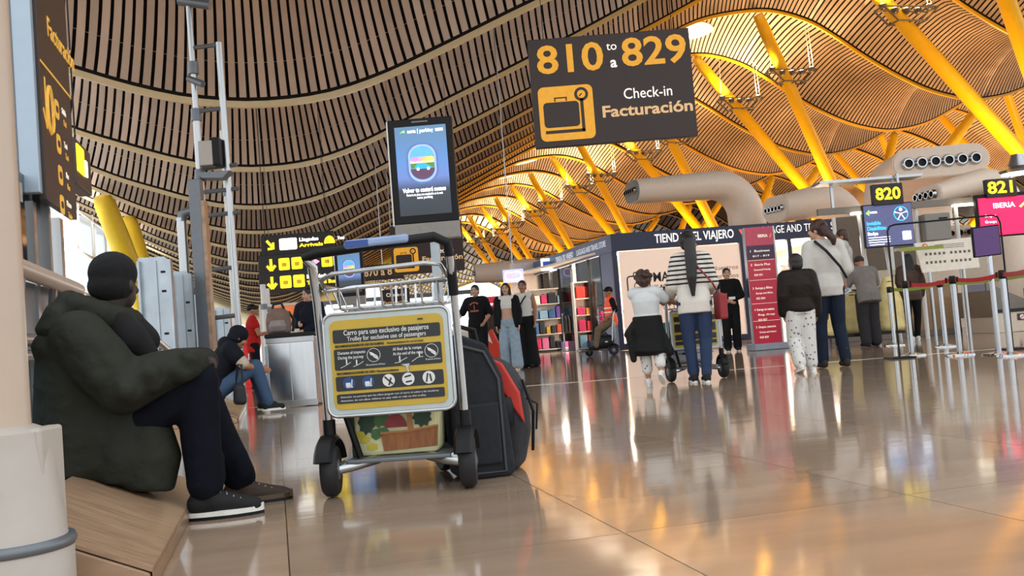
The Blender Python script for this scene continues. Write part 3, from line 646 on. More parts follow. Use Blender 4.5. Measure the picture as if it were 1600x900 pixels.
        text('aena', 0.014, TDK, bd, 0.15, 0.803, yy, 'LEFT', bold=0.02)
        for cx in (-0.066, 0.205):                # hand pictures
            mb = MB(); mb.tube([(cx + a, yy, 0.651 + b) for a, b in circ(0.031, 0, 0, 20)], 0.0014, 4, closed=True); build('picture_ring', mb, TW, bd)
            mb = MB(); mb.prism([(cx - 0.02, 0.668), (cx - 0.008, 0.664), (cx + 0.02, 0.645), (cx + 0.012, 0.64), (cx - 0.014, 0.652)], yy - 0.001, yy); mb.prism([(cx - 0.004, 0.644), (cx + 0.018, 0.628), (cx + 0.022, 0.64), (cx + 0.008, 0.648)], yy - 0.001, yy); build('picture_hand', mb, TW, bd)
        mb = MB()
        for a, b_ in (((-0.225, 0.602), (-0.20, 0.612)), ((-0.20, 0.612), (-0.175, 0.626)), ((-0.165, 0.604), (-0.14, 0.612)), ((-0.14, 0.612), (-0.115, 0.626)), ((0.03, 0.606), (0.06, 0.61)), ((0.05, 0.61), (0.09, 0.628)), ((0.11, 0.607), (0.14, 0.625)), ((0.14, 0.625), (0.165, 0.627))): mb.prism(bar(a, b_, 0.0025), yy - 0.001, yy)
        for x, z in ((-0.195, 0.628), (-0.148, 0.624), (0.055, 0.626), (0.148, 0.64)): mb.prism(rrect(0.006, 0.024, 0.002, 2, x, z), yy - 0.001, yy)
        build('ramp_drawing', mb, TW, bd)
        for i, cx in enumerate((-0.19, -0.10, -0.004, 0.088, 0.184)):
            pc = build('picture_disc', MB().prism(circ(0.029, cx, 0.529), yy - 0.001, yy), TB if i < 2 else TW, bd)
            if i < 2:
                mb = MB(); mb.prism(rrect(0.022, 0.018, 0.003, 2, cx - 0.004, 0.523), yy - 0.003, yy - 0.001)
                mb.prism(bar((cx + 0.011, 0.512), (cx + 0.015, 0.545), 0.005), yy - 0.003, yy - 0.001); mb.prism(bar((cx - 0.014, 0.511), (cx + 0.018, 0.511), 0.004), yy - 0.003, yy - 0.001)
                build('picture_mark', mb, TW, pc)
            else:
                mb = MB(); k = [((-.018, .018), (.018, -.018), (0.0, -.022), (.012, .012)), ((-.016, .01), (.014, .016), (-.012, -.014), (.016, -.01)), ((-.004, .02), (-.012, -.02), (.006, .016), (.012, -.018))][i - 2]
                for a, b_ in ((k[0], k[1]), (k[2], k[3])): mb.prism(bar((cx + a[0], 0.529 + a[1]), (cx + b_[0], 0.529 + b_[1]), 0.007), yy - 0.003, yy - 0.001)
                build('picture_mark', mb, TDK, pc)
        mb = MB(); mb.prism([(0.058, 0.598), (0.082, 0.588), (0.088, 0.56), (0.095, 0.562), (0.092, 0.58), (0.10, 0.60)], yy - 0.0025, yy - 0.001); build('scratch', mb, TPALE, bd)
    # upper basket
    wi = 0.006
    ring_t = [(-0.27, -0.09, 0.90), (0.27, -0.09, 0.91), (0.30, 0.0, 0.92), (0.30, 0.30, 0.99), (0.24, 0.36, 1.0), (-0.24, 0.36, 1.0), (-0.30, 0.30, 0.99), (-0.30, 0.0, 0.92)]
    bk = build('basket', MB().tube([(-0.30, 0.0, 0.99), (-0.30, -0.04, 1.02), (-0.24, -0.06, 1.045), (0.2, -0.06, 1.06), (0.27, -0.04, 1.05), (0.30, 0.0, 0.99), (0.30, 0.30, 0.99), (0.24, 0.36, 1.0), (-0.24, 0.36, 1.0), (-0.30, 0.30, 0.99)], 0.012, 8, closed=True), TFR, r, smooth=True)
    build('basket_front_wire', MB().tube([(-0.30, -0.03, 0.965), (0, -0.035, 0.975), (0.29, -0.03, 0.985)], 0.008, 6), TFR, bk)
    for x in (-0.22, -0.13, -0.02, 0.03, 0.08, 0.17, 0.25): build('basket_wire', MB().tube([(x, -0.04, 0.975), (x, -0.02, 0.88), (x, 0.10, 0.865), (x, 0.33, 0.88), (x, 0.36, 1.0)], wi, 6), TFR, bk)
    for yv in (0.0, 0.15, 0.30): build('basket_wire', MB().tube([(-0.30, yv, 0.985), (-0.26, yv, 0.88), (0.26, yv, 0.88), (0.30, yv, 0.985)], wi, 6), TFR, bk)
    # deck
    build('deck', MB().box((0, 0.42, 0.155), (0.50, 0.85, 0.02)), DARKST, r, bevel=0.006)
    build('side_tube', MB().tube([(-0.26, 0.0, 0.15), (-0.24, 0.8, 0.16), (-0.12, 0.92, 0.17), (0.12, 0.92, 0.17), (0.24, 0.8, 0.16), (0.26, 0.0, 0.15)], 0.018, 8), TFR, r, smooth='auto')
    build('caster_fork', MB().box((0.12, 0.62, 0.15), (0.07, 0.06, 0.1)), DARKST, r)
    return r
wl_, wr_ = ground(511, 777), ground(729, 762)
tr0 = (wl_ + wr_) / 2 + Vector((0.022, 0, 0)); tr_rz = math.atan2((wr_ - wl_).y, (wr_ - wl_).x)
TR = trolley(tr0, tr_rz, 'luggage trolley with yellow instruction board facing us, loaded with bags')
# shopping bag with a printed vegetable basket, on the trolley deck
r = empty('shopping_bag', TR.matrix_basis @ Vector((-0.02, 0.2, 0.166)), tr_rz, 'shopping bag printed with a basket of vegetables, on the near trolley', 'bag')
BAGC = mat('bag_print_cream', 'd8d3a4', 0.5, 0, 0.3, 5)
mb = MB(); o = [(-0.205, 0.0), (0.2, 0.0), (0.215, 0.27), (-0.21, 0.27)]
mb.prism(o, -0.11, 0.11); build('body', mb, BAGC, r, bevel=0.02)
build('side_seam', MB().box((-0.21, -0.06, 0.135), (0.014, 0.12, 0.27)), mat('bag_green_seam', '1f3324', 0.7), r)
y = -0.113
WK = mat('wicker_print', '9a6138', 0.6, 0, 0.45, 9, stretch=(6, 1, 1))
bk = build('printed_basket', MB().prism([(-0.065, 0.02), (0.195, 0.03), (0.205, 0.125), (-0.075, 0.105)], y - 0.004, y), WK, r)
build('printed_basket_rim', MB().tube([(-0.075, y - 0.004, 0.105), (0.06, y - 0.005, 0.108), (0.205, y - 0.004, 0.125)], 0.007, 6), mat('wicker_rim', 'b17a49', 0.6), bk)
build('printed_basket_grip', MB().prism([(0.06, 0.11), (0.085, 0.11), (0.075, 0.25), (0.055, 0.25)], y - 0.007, y), mat('wicker_rim', 'b17a49'), bk)
build('printed_cabbage', MB().prism([(0.0 + 0.055 * math.cos(a), 0.13 + 0.065 * math.sin(a)) for a in [k * math.pi / 12 for k in range(13)]], y - 0.003, y), mat('print_red', '8e2f35', 0.5, 0, 0.3, 30), r)
def leafy(cx, cz, w, h, n=9):
    return [(cx + w * math.cos(k * 2 * math.pi / (2 * n)) * (1 if k % 2 else 0.78), cz + h * math.sin(k * 2 * math.pi / (2 * n)) * (1 if k % 2 else 0.78)) for k in range(2 * n)]
build('printed_leaves', MB().prism(leafy(-0.075, 0.185, 0.055, 0.055), y - 0.002, y), mat('print_green', '3f6b38', 0.5, 0, 0.4, 25), r)
build('printed_leaves', MB().prism(leafy(-0.14, 0.165, 0.045, 0.065), y - 0.0025, y), mat('print_dark_green', '1d3d27', 0.5, 0, 0.4, 25), r)
build('printed_leaves', MB().prism(leafy(0.13, 0.17, 0.05, 0.05), y - 0.0025, y), mat('print_dark_green', '1d3d27'), r)
build('printed_leek', MB().prism([(-0.12, 0.09), (-0.1, 0.075), (-0.03, 0.11), (-0.05, 0.135), (-0.12, 0.125)], y - 0.004, y), mat('print_green', '3f6b38'), r)
for x, z in ((-0.17, 0.11), (-0.155, 0.08), (0.05, 0.24), (0.16, 0.235), (-0.12, 0.045)): build('printed_patch', MB().prism(leafy(x, z, 0.03, 0.02, 6), y - 0.0015, y), mat('print_yellow', 'c7b53a', 0.5, 0, 0.2), r)
for sx in (-0.09, 0.09): build('grip', MB().tube([(sx, -0.09, 0.25), (sx * 0.9, -0.06, 0.36), (sx * 0.9, 0.06, 0.36), (sx, 0.09, 0.25)], 0.012, 6), mat('bag_green_seam', '1f3324'), r)
# dark holdall on the deck beside it
r = empty('duffel_bag', TR.matrix_basis @ Vector((0.03, 0.56, 0.166)), tr_rz, 'black duffel bag behind the vegetable shopping bag on the trolley', 'bag')
mb = MB(); eloft(mb, [((-0.2, 0, 0.15), 0.1, 0.1), ((-0.18, 0, 0.15), 0.15, 0.13), ((0.18, 0, 0.15), 0.15, 0.13), ((0.21, 0, 0.15), 0.1, 0.1)], right=Vector((0, 0, 1))); blob('body', mb, mat('black_nylon', '1a1b1e', 0.6, 0, 0.2, 10, bump=0.3), r, 0.02, 3)
build('grip', MB().tube([(-0.1, 0, 0.27), (-0.06, 0, 0.4), (0.06, 0, 0.4), (0.1, 0, 0.27)], 0.012, 6), BLACK, r)
# large dark suitcase standing behind the right wheel, and the open bag with red lining
g = ground(752, 752); r = empty('soft_suitcase', g + Vector((0.0, 0.16, 0)), 0.25, 'tall dark grey soft suitcase leaning at the trolley right wheel', 'suitcase')
SUI = mat('charcoal_nylon', '2b2c30', 0.8, 0, 0.15, 25, bump=0.15, spec=0.2)
mb = MB(); mb.prism([(-0.14, 0.02), (-0.10, 0.0), (0.13, 0.0), (0.155, 0.03), (0.12, 0.5), (0.05, 0.66), (-0.09, 0.72), (-0.15, 0.66)], -0.1, 0.14); build('body', mb, SUI, r, bevel=0.05, seg=4)
build('piping', MB().tube([(-0.10, -0.105, 0.03), (0.10, -0.105, 0.03), (0.095, -0.105, 0.48), (0.03, -0.105, 0.62), (-0.09, -0.105, 0.66)], 0.008, 6), mat('grey_piping', '3b3d42', 0.6), r)
build('front_pocket', MB().box((0.0, -0.11, 0.22), (0.17, 0.03, 0.3)), SUI, r, bevel=0.012)
build('grip', MB().tube([(-0.08, 0.02, 0.70), (-0.07, 0.02, 0.76), (0.02, 0.02, 0.73), (0.03, 0.02, 0.66)], 0.014, 8), BLACK, r)
for sx in (-0.09, 0.1): build('caster', MB().lathe([(0.01, -0.015), (0.03, -0.012), (0.03, 0.012), (0.01, 0.015)], n=12).moved(Matrix.Translation((sx, -0.06, 0.03)) @ Matrix.Rotation(math.pi / 2, 4, 'Y')), RUB, r)
g = ground(786, 744); r = empty('open_backpack', g + Vector((0.02, 0.22, 0)), -0.15, 'dark grey backpack with red side panel, right of the suitcase', 'backpack')
mb = MB(); mb.prism([(-0.10, 0.0), (0.08, 0.0), (0.13, 0.2), (0.12, 0.42), (0.05, 0.55), (-0.08, 0.6), (-0.14, 0.4)], -0.09, 0.13); build('body', mb, mat('grey_nylon', '3c3c40', 0.8, 0, 0.2, 18, bump=0.3, spec=0.2), r, bevel=0.05, seg=4)
build('red_panel', MB().prism([(-0.03, 0.585), (0.03, 0.555), (0.11, 0.40), (0.125, 0.24), (0.085, 0.3), (0.0, 0.45)], -0.105, -0.08), mat('red_nylon', 'c33427', 0.55, 0, 0.1), r, bevel=0.01)
build('bottle_pocket', MB().lathe([(0.05, 0), (0.055, 0.1), (0.045, 0.14)], (0.02, -0.1, 0.24), 14), mat('charcoal_nylon', '33353a'), r, smooth=True)
build('strap', MB().tube([(0.12, -0.05, 0.46), (0.17, -0.08, 0.3), (0.15, -0.06, 0.1)], 0.009, 6), BLACK, r)
build('strap', MB().tube([(0.13, 0.0, 0.36), (0.185, -0.02, 0.33), (0.17, -0.02, 0.2)], 0.006, 6), BLACK, r)
# ================================================================ people
def V3(*a): return Vector(a)
SKIN = {'light': mat('skin_light', 'c79a80', 0.5, 0, 0.06, 8), 'tan': mat('skin_tan', 'a87355', 0.5, 0, 0.06, 8), 'dark': mat('skin_dark', '2d211c', 0.5, 0, 0.08, 8)}
BASE = dict(pelvis=(0, 0, .95), waist=(0, 0.01, 1.09), chest=(0, 0, 1.29), neck=(0, -.015, 1.455), head=(0, .015, 1.60),
            shL=(-.175, 0, 1.40), elL=(-.225, -.02, 1.13), wrL=(-.225, .05, .89), shR=(.175, 0, 1.40), elR=(.225, -.02, 1.13), wrR=(.225, .05, .89),
            hipL=(-.09, 0, .91), knL=(-.10, .025, .50), anL=(-.10, -.02, .09), hipR=(.09, 0, .91), knR=(.10, .025, .50), anR=(.10, -.02, .09),
            toeL=(-.02, 1, 0), toeR=(.02, 1, 0))
EYE = mat('eye_dark', '1a1412', 0.3); LIP = mat('lips', '9c5a50', 0.5)
def fabric(name, col, rough=0.85, var=0.14, bump=0.25, scale=14): return mat(name, col, rough, 0, var, scale, bump=bump, bscale=9, spec=0.2)
def hand(mb, w, d, inward, sgn):
    d = d.normalized(); lat = d.cross(inward)
    if lat.length < 1e-3: lat = d.orthogonal()
    lat.normalize(); nrm = lat.cross(d).normalized()
    if nrm.dot(inward) < 0: nrm = -nrm
    p = w + d * 0.045
    for k in (-1, -0.33, 0.33, 1): capsule(mb, w + lat * 0.012 * k, 0.017, w + d * 0.085 + lat * 0.027 * k, 0.0125, 8)
    for k, L in ((-1, .055), (-0.33, .072), (0.33, .078), (1, .068)):
        a = w + d * 0.085 + lat * 0.027 * k; b = a + d * L * 0.5 + nrm * 0.008; c = b + d * L * 0.4 + nrm * 0.024
        capsule(mb, a, 0.0105, b, 0.0095, 8); capsule(mb, b, 0.0095, c, 0.008, 8)
    a = w + d * 0.03 + lat * 0.03; b = a + d * 0.03 + lat * 0.025 + nrm * 0.01; c = b + d * 0.032 + lat * 0.004 + nrm * 0.012
    capsule(mb, a, 0.014, b, 0.0115, 8); capsule(mb, b, 0.0115, c, 0.009, 8)
def person(loc, rz, H, label, pose=None, skin='light', top=None, bottom=None, shoe=None, hair=None, head=(0, 0, 0), hs=1.0, vox=0.013, bulk=1.0, name='person', face=True, loc_scale=None, group=None):
    J = {k: Vector(v) for k, v in BASE.items()}
    for k, v in (pose or {}).items(): J[k] = Vector(v)
    r = empty(name, loc, rz, label, 'person', group, scale=H / 1.72)
    B = MB(); bk = bulk
    hc = J['head']; HM = Euler(head).to_matrix()
    def h(p): return hc + HM @ (Vector(p) * hs)
    # head: skull, jaw, nose, brow, ears, neck
    B.ball(h((0, -.005, .02)), Vector((.076, .094, .098)) * hs, 12, HM); B.ball(h((0, .02, -.045)), Vector((.058, .068, .068)) * hs, 10, HM)
    capsule(B, h((0, .092, .01)), .010 * hs, h((0, .108, -.022)), .016 * hs, 8); B.ball(h((0, .075, -.085)), Vector((.03, .025, .022)) * hs, 8, HM)
    for sx in (-1, 1): B.ball(h((sx * .077, -.005, -.01)), Vector((.012, .022, .032)) * hs, 8, HM); B.ball(h((sx * .035, .078, -.03)), Vector((.025, .02, .025)) * hs, 8, HM)
    capsule(B, J['neck'] - V3(0, 0, .03), .058 * bk ** .5, h((0, -.015, -.06)), .05 * hs, 12)
    # trunk
    P, Wt, C, N = J['pelvis'], J['waist'], J['chest'], J['neck']
    right = (J['shR'] - J['shL']).normalized()
    def trunk(mb, o, lo=0.0, top_=1.0, flare=0.0):
        dn = (P - Wt).normalized(); rings = [(P + dn * (.10 + lo), (.11 if lo == 0 else .165) * bk + o + flare, .085 * bk + o + flare), (P + dn * .03, .165 * bk + o + flare * .6, .115 * bk + o + flare * .6), (P.lerp(Wt, .5), .158 * bk + o, .108 * bk + o), (Wt, .138 * bk + o, .098 * bk + o), (Wt.lerp(C, .55), .15 * bk + o, .108 * bk + o), (C, .165 * bk + o, .112 * bk + o), (C.lerp(N, .45), .15 * bk + o, .092 * bk + o), (C.lerp(N, .8), .085 * bk + o, .065 + o)]
        eloft(mb, rings[4:] if top_ == 2 else rings, right)
        capsule(mb, J['shL'].lerp(N, .2), .058 * bk + o, J['shR'].lerp(N, .2), .058 * bk + o)
    trunk(B, 0)
    def arm(mb, sd, o, upto=1.0):
        a, b, c = J['sh' + sd], J['el' + sd], J['wr' + sd]
        capsule(mb, a, .056 * bk + o, a.lerp(b, min(1, upto * 2)), (.044 if upto >= .5 else .05) * bk + o)
        if upto > .5: capsule(mb, b, .043 * bk + o, b.lerp(c, (upto - .5) * 2), (.03 if upto > .95 else .036) * bk + o)
    for sd in 'LR':
        arm(B, sd, 0); d = J['wr' + sd] - J['el' + sd]
        d = Vector(J['hd' + sd]) if 'hd' + sd in J else d
        inw = Vector(J['pn' + sd]) if 'pn' + sd in J else (V3(1, 0, 0) if sd == 'L' else V3(-1, 0, 0))
        hand(B, J['wr' + sd], d, inw, 1)
        capsule(B, J['hip' + sd], .088 * bk, J['kn' + sd], .055 * bk); capsule(B, J['kn' + sd] - (J['kn' + sd] - J['hip' + sd]) * .0, .055 * bk, J['kn' + sd].lerp(J['an' + sd], .35), .056 * bk); capsule(B, J['kn' + sd].lerp(J['an' + sd], .35), .056 * bk, J['an' + sd], .038)
        t = J['toe' + sd].normalized(); a = J['an' + sd]
        capsule(B, a - V3(0, 0, .045) - t * .03, .036, a - V3(0, 0, .05) + t * .13, .03)
    body = blob('body', B, SKIN[skin] if isinstance(skin, str) else skin, r, vox, 2)
    if face:
        for sx in (-1, 1): build('eye', MB().ball(h((sx * .03, .082, .012)), Vector((.012, .008, .008)) * hs, 6, HM), EYE, body)
        build('mouth', MB().ball(h((0, .088, -.055)), Vector((.022, .008, .006)) * hs, 6, HM), LIP, body)
        for sx in (-1, 1): build('eyebrow', MB().ball(h((sx * .032, .086, .034)), Vector((.02, .006, .004)) * hs, 6, HM), EYE, body)
    for q in (top if isinstance(top, list) else [top] if top else []):
        mb = MB(); o = q.get('o', .016); trunk(mb, o, q.get('lo', .02), 2 if q.get('crop') else 1, q.get('flare', 0))
        for sd in 'LR': 
            if q.get('sleeve', 1) > 0: arm(mb, sd, o + q.get('so', 0), q['sleeve'] if 'sleeve' in q else .97)
        if q.get('hood'): 
            mb.ball(N + V3(0, -.07, .02), (.13, .09, .09), 10)
        if q.get('collar'): capsule(mb, N + V3(0, 0, .0), .075, N + V3(0, .0, .05), .07)
        blob(q.get('name', 'shirt'), mb, q['m'], r, vox, 3)
    if bottom:
        mb = MB(); o = bottom.get('o', .016); dn = (P - Wt).normalized()
        eloft(mb, [(P - dn * .07, .155 * bk + o, .105 * bk + o), (P, .168 * bk + o, .118 * bk + o), (P + dn * .1, .15 * bk + o, .105 * bk + o)], right)
        f = bottom.get('flare', 0); L = bottom.get('len', .97)
        for sd in 'LR':
            hp, kn, an = J['hip' + sd], J['kn' + sd], J['an' + sd]
            capsule(mb, hp, .092 * bk + o, kn, .06 * bk + o + f * .5); capsule(mb, kn, .06 * bk + o + f * .5, kn.lerp(an, L), .045 + o + f)
        blob(bottom.get('name', 'trousers'), mb, bottom['m'], r, vox, 3)
    if shoe:
        for sd in 'LR':
            t = J['toe' + sd].normalized(); a = J['an' + sd]; mb = MB(); k = shoe.get('s', 1.0); up = V3(0, 0, 1) - t * t.z; up.normalize(); lat = t.cross(up)
            hl = a - up * .045 - t * .035 * k; tp = a - up * .052 + t * .15 * k
            capsule(mb, hl, .043, tp, .036); capsule(mb, hl + up * .02, .042, a - up * .02 + t * .06, .04); capsule(mb, a - up * .01, .046, a + up * shoe.get('high', .0) + up * .005, .045)
            for p in (-.012, .012): capsule(mb, tp + lat * p - t * .02, .034, tp + lat * p, .034)
            s_ = blob('shoe', mb, shoe['m'], r, vox * .8, 2)
            if shoe.get('sole') is not None:
                o = []; n = 20
                for i in range(n):
                    q = i * 2 * math.pi / n; x = math.cos(q) * (.046 if math.sin(q) > -.3 else .042); y = (.055 * k + math.sin(q) * .135 * k); o.append((x, y))
                c0 = a - up * .09
                vs = [c0 + lat * x + t * y + up * zz for zz in (0, .026) for x, y in o]
                build('sole', MB().add(vs, [tuple(range(n)), tuple(reversed(range(n, 2 * n)))] + [(i, i + n, (i + 1) % n + n, (i + 1) % n) for i in range(n)]), shoe['sole'], s_)
    if hair:
        mb = MB(); k = hair.get('k', 1.0); st_ = hair['style']
        if st_ != 'cap':
            mb.ball(h((0, -.018, .035)), Vector((.088 * k, .100 * k, .094 * k)) * hs, 12, HM)
            mb.ball(h((0, -.055, -.02)), Vector((.078, .058, .07)) * hs, 10, HM)
        if st_ == 'long':
            L = hair.get('L', .35)
            eloft(mb, [(h((0, -.04, .06)), .08 * hs, .07 * hs), (h((0, -.07, -.05)), .095 * hs, .06 * hs), (h((0, -.09, -.05 - L * .5)), .09 * hs, .05), (h((0, -.095, -.05 - L)), .045 * hs, .03)], right)
            for sx in (-1, 1): capsule(mb, h((sx * .075, .0, .03)), .03 * hs, h((sx * .085, .0, -.12)), .028 * hs)
        if st_ == 'pony':
            L = hair.get('L', .5); x = hair.get('x', 0); rk = hair.get('rk', 1)
            bz = lambda dx, dy, dz: hc + V3(dx, dy, dz)
            mb.tube([h((0, -.07, .06)), bz(x * .3, -.12, .02), bz(x * .6, -.17, -L * .3), bz(x, -.19, -L * .65), bz(x, -.185, -L)], [.05 * rk, .066 * rk, .068 * rk, .058 * rk, .02], 14)
        if st_ == 'curly':
            random.seed(3)
            for i in range(26):
                a, e = random.uniform(0, 6.28), random.uniform(-.5, 1.3); q = V3(math.cos(a) * math.cos(e) * .095, math.sin(a) * math.cos(e) * .1 - .03, math.sin(e) * .1 + .02)
                if q.y < .05: mb.ball(h(q), .032 * hs, 6)
        if st_ == 'bun': mb.ball(h((0, -.11, .06)), .05 * hs, 8)
        if st_ == 'cap':
            mb.ball(h((0, -.012, .045)), Vector((.09, .108, .085)) * hs, 12, HM)
            mb.ball(h((0, .10, .042)), Vector((.065, .06, .010)) * hs, 8, HM)
        if st_ == 'beanie':
            mb.ball(h((0, -.015, .05)), Vector((.1, .118, .098)) * hs, 12, HM); mb.ball(h((0, -.03, -.02)), Vector((.094, .1, .07)) * hs, 10, HM)
        blob(hair.get('name', 'cap' if st_ in ('cap', 'beanie') else 'hair'), mb, hair['m'], r, max(vox, .011), 2)
    return r
HBLK = mat('hair_black', '15110f', 0.45, 0, 0.3, 40, bump=0.3, stretch=(6, 6, 1)); HBRN = mat('hair_brown', '3d241a', 0.5, 0, 0.3, 40, bump=0.3)
WSOLE = mat('white_rubber', 'e8e6e0', 0.5)
def face_rz(dx, dy): return math.atan2(-dx, dy)      # root rotation that turns local +y to (dx, dy)
# ---- seated man in the parka (local +y = across the hall, to the right)
mo = st(-0.78, 4.55); 
r = empty('person', mo, AX - math.pi / 2, 'man in black beanie and dark olive parka sitting on the near plinth', 'person')
# local axes: y = along V (s), x = -U (towards the camera), z up
def L(s, z, x=0.0): return V3(x, s + 0.78, z)
SK = SKIN['dark']; PARKA = mat('olive_parka', '262820', 0.75, 0, 0.22, 5, bump=1.0, bscale=6.5, spec=0.25); NAVY = mat('navy_trousers', '0e111b', 0.85, 0, 0.2, 6, bump=0.6, bscale=7, spec=0.15)
B = MB(); HM = Euler((0.0, 0.0, -0.35)).to_matrix(); HM = Euler((0.0, 0, 0.95)).to_matrix(); hc = L(-.665, 1.055)
def h(p): return hc + HM @ Vector(p)
B.ball(h((0, 0, .02)), (.078, .098, .105), 12, HM); B.ball(h((0, .03, -.05)), (.06, .07, .07), 10, HM); capsule(B, h((0, .095, .01)), .012, h((0, .115, -.025)), .02, 8); B.ball(h((0, .085, -.06)), (.03, .025, .02), 8, HM)
for sx in (-1, 1): B.ball(h((sx * .08, 0, -.01)), (.014, .024, .034), 8, HM)
capsule(B, L(-.72, .86), .07, h((0, -.02, -.05)), .06)
eloft(B, [(L(-.80, .28), .13, .10), (L(-.80, .36), .17, .13), (L(-.82, .55), .15, .11), (L(-.80, .78), .17, .12), (L(-.76, .88), .1, .08)])
kn = {1: L(-.335, .60, .13), -1: L(-.36, .58, -.12)}; an = {1: L(-.33, .115, .12), -1: L(-.20, .10, -.20)}
sh = {1: L(-.79, .82, .20), -1: L(-.79, .82, -.20)}; el = {1: L(-.62, .60, .27), -1: L(-.58, .62, -.22)}; wr = {1: L(-.37, .68, .16), -1: L(-.34, .68, -.02)}
for k in (1, -1):
    capsule(B, L(-.76, .36, k * .1), .085, kn[k], .058); capsule(B, kn[k], .056, an[k], .042); capsule(B, an[k] + V3(0, -.03, -.05), .036, an[k] + V3(0, .14, -.06), .03)
    capsule(B, sh[k], .058, el[k], .045); capsule(B, el[k], .045, wr[k], .03); hand(B, wr[k], (wr[k] - el[k]) + V3(-k * .1, .05, -.12), V3(-k, 0, 0), 1)
bd = blob('body', B, SK, r, .011, 2)
for sx in (-1, 1): build('eye', MB().ball(h((sx * .03, .088, .012)), (.012, .008, .008), 6, HM), mat('eye_white', 'b9aea4', 0.3), bd)
mb = MB()      # parka
eloft(mb, [(L(-.80, .225), .20, .20), (L(-.80, .27), .235, .235), (L(-.80, .40), .235, .235), (L(-.82, .56), .225, .205), (L(-.82, .72), .225, .19), (L(-.80, .84), .215, .16), (L(-.77, .92), .13, .12), (L(-.74, .95), .09, .09)])
eloft(mb, [(L(-.68, .20, .05), .19, .13), (L(-.66, .3, .05), .2, .15), (L(-.66, .45, .04), .19, .15), (L(-.70, .6, .02), .17, .13)])
eloft(mb, [(L(-.57, .15, .10), .14, .11), (L(-.55, .28, .09), .15, .13), (L(-.58, .42, .08), .14, .12)])
for k in (1, -1):
    capsule(mb, sh[k], .125, sh[k].lerp(el[k], .5) + V3(k * .0, 0, 0), .128); capsule(mb, sh[k].lerp(el[k], .5) + V3(k * .0, 0, 0), .128, el[k], .112)
    capsule(mb, el[k], .112, el[k].lerp(wr[k], .55) + V3(0, 0, .01), .094); capsule(mb, el[k].lerp(wr[k], .55) + V3(0, 0, .01), .094, wr[k] + V3(0, .02, 0), .074)
random.seed(11)
for i in range(16):   # folds of the padded sleeve and back
    q = random.random(); a = sh[1].lerp(el[1], q * 1.1) if i < 7 else el[1].lerp(wr[1], q); d = V3(random.uniform(-.3, 1), random.uniform(-.6, .6), random.uniform(-.8, .8)).normalized()
    capsule(mb, a + V3(.05, 0, 0) + d * .05, .05, a + V3(.05, 0, .0) - d * .05, .045, 8)
for i in range(10):
    z = .3 + .055 * i; capsule(mb, L(-.93 + .01 * (i % 3), z, .10), .075, L(-.86, z - .03, .18), .07, 8)
blob('parka', mb, PARKA, r, .013, 8)
mb = MB()      # hood and collar lying round the neck
for i in range(15):
    a = i / 14 * 2 * math.pi; mb.ball(L(-.735, .905) + V3(math.sin(a) * .125, math.cos(a) * .125, .02 - math.cos(a) * .05), (.062, .062, .07), 8)
eloft(mb, [(L(-.88, .80), .16, .08), (L(-.90, .87), .19, .10), (L(-.87, .93), .17, .09), (L(-.82, .97), .12, .06)])
blob('hood', mb, PARKA, r, .013, 4)
mb = MB(); capsule(mb, L(-.66, .90, .10), .06, L(-.60, .80, .10), .075); capsule(mb, L(-.6, .82, .1), .07, L(-.54, .74, .1), .05); capsule(mb, L(-.64, .88, 0), .08, L(-.56, .8, 0), .07); blob('scarf', mb, mat('black_fleece', '0f0f11', 0.95, 0, 0.2, 30), r, .013, 3)
mb = MB()      # trousers
eloft(mb, [(L(-.84, .30), .18, .13), (L(-.76, .33), .19, .14), (L(-.68, .34), .17, .12)])
for k in (1, -1):
    capsule(mb, L(-.74, .36, k * .1), .11, kn[k], .092); capsule(mb, kn[k], .092, kn[k].lerp(an[k], .5) + V3(0, -.005, 0), .088); capsule(mb, kn[k].lerp(an[k], .5) + V3(0, -.005, 0), .088, an[k] + V3(0, 0, .03), .078)
    for i in range(3): q = an[k].lerp(kn[k], .1 + .08 * i); capsule(mb, q + V3(k * .03, -.02, 0), .06, q + V3(-k * .03, .03, .01), .06, 8)
blob('trousers', mb, NAVY, r, .013, 3)
SHB = mat('black_suede', '111113', 0.8, 0, 0.25, 30); SHBR = mat('brown_striped_suede', '3b2d22', 0.8, 0, 0.5, 10, stretch=(1, 1, 8))
for k in (1, -1):
    a = an[k]; mb = MB(); capsule(mb, a + V3(0, -.035, -.045), .05, a + V3(0, .06, -.05), .05); capsule(mb, a + V3(0, .06, -.05), .05, a + V3(.0, .20, -.075), .036); capsule(mb, a + V3(0, -.01, .02), .056, a + V3(0, .03, -.04), .055)
    sh_ = blob('shoe', mb, SHB if k == 1 else SHBR, r, .010, 2)
    n = 24; o = []
    for i in range(n):
        q = i * 2 * math.pi / n; o.append((math.cos(q) * (.052 if math.sin(q) > -.2 else .047), .075 + math.sin(q) * .165))
    c0 = Vector((a.x, a.y, .0)); vs = [c0 + V3(x, y, zz + (0.012 if y > .2 else 0)) for zz in (.002, .034) for x, y in o]
    so = build('sole', MB().add(vs, [tuple(range(n)), tuple(reversed(range(n, 2 * n)))] + [(i, i + n, (i + 1) % n + n, (i + 1) % n) for i in range(n)]), WSOLE if k == 1 else mat('brown_rubber', '5c4a3a', 0.6), sh_)
    build('outsole', MB().add([v + V3(0, 0, -.0) for v in [c0 + V3(x * 1.02, y, zz) for zz in (0, .014) for x, y in o]], [tuple(range(n)), tuple(reversed(range(n, 2 * n)))] + [(i, i + n, (i + 1) % n + n, (i + 1) % n) for i in range(n)]), BLACK, sh_)
    for i in range(4): build('lace', MB().cyl(a + V3(-.03, .055 + .028 * i, .0 - .012 * i), a + V3(.03, .06 + .028 * i, .0 - .012 * i), .004, n=6), mat('grey_lace', '8a8880', 0.7), sh_)
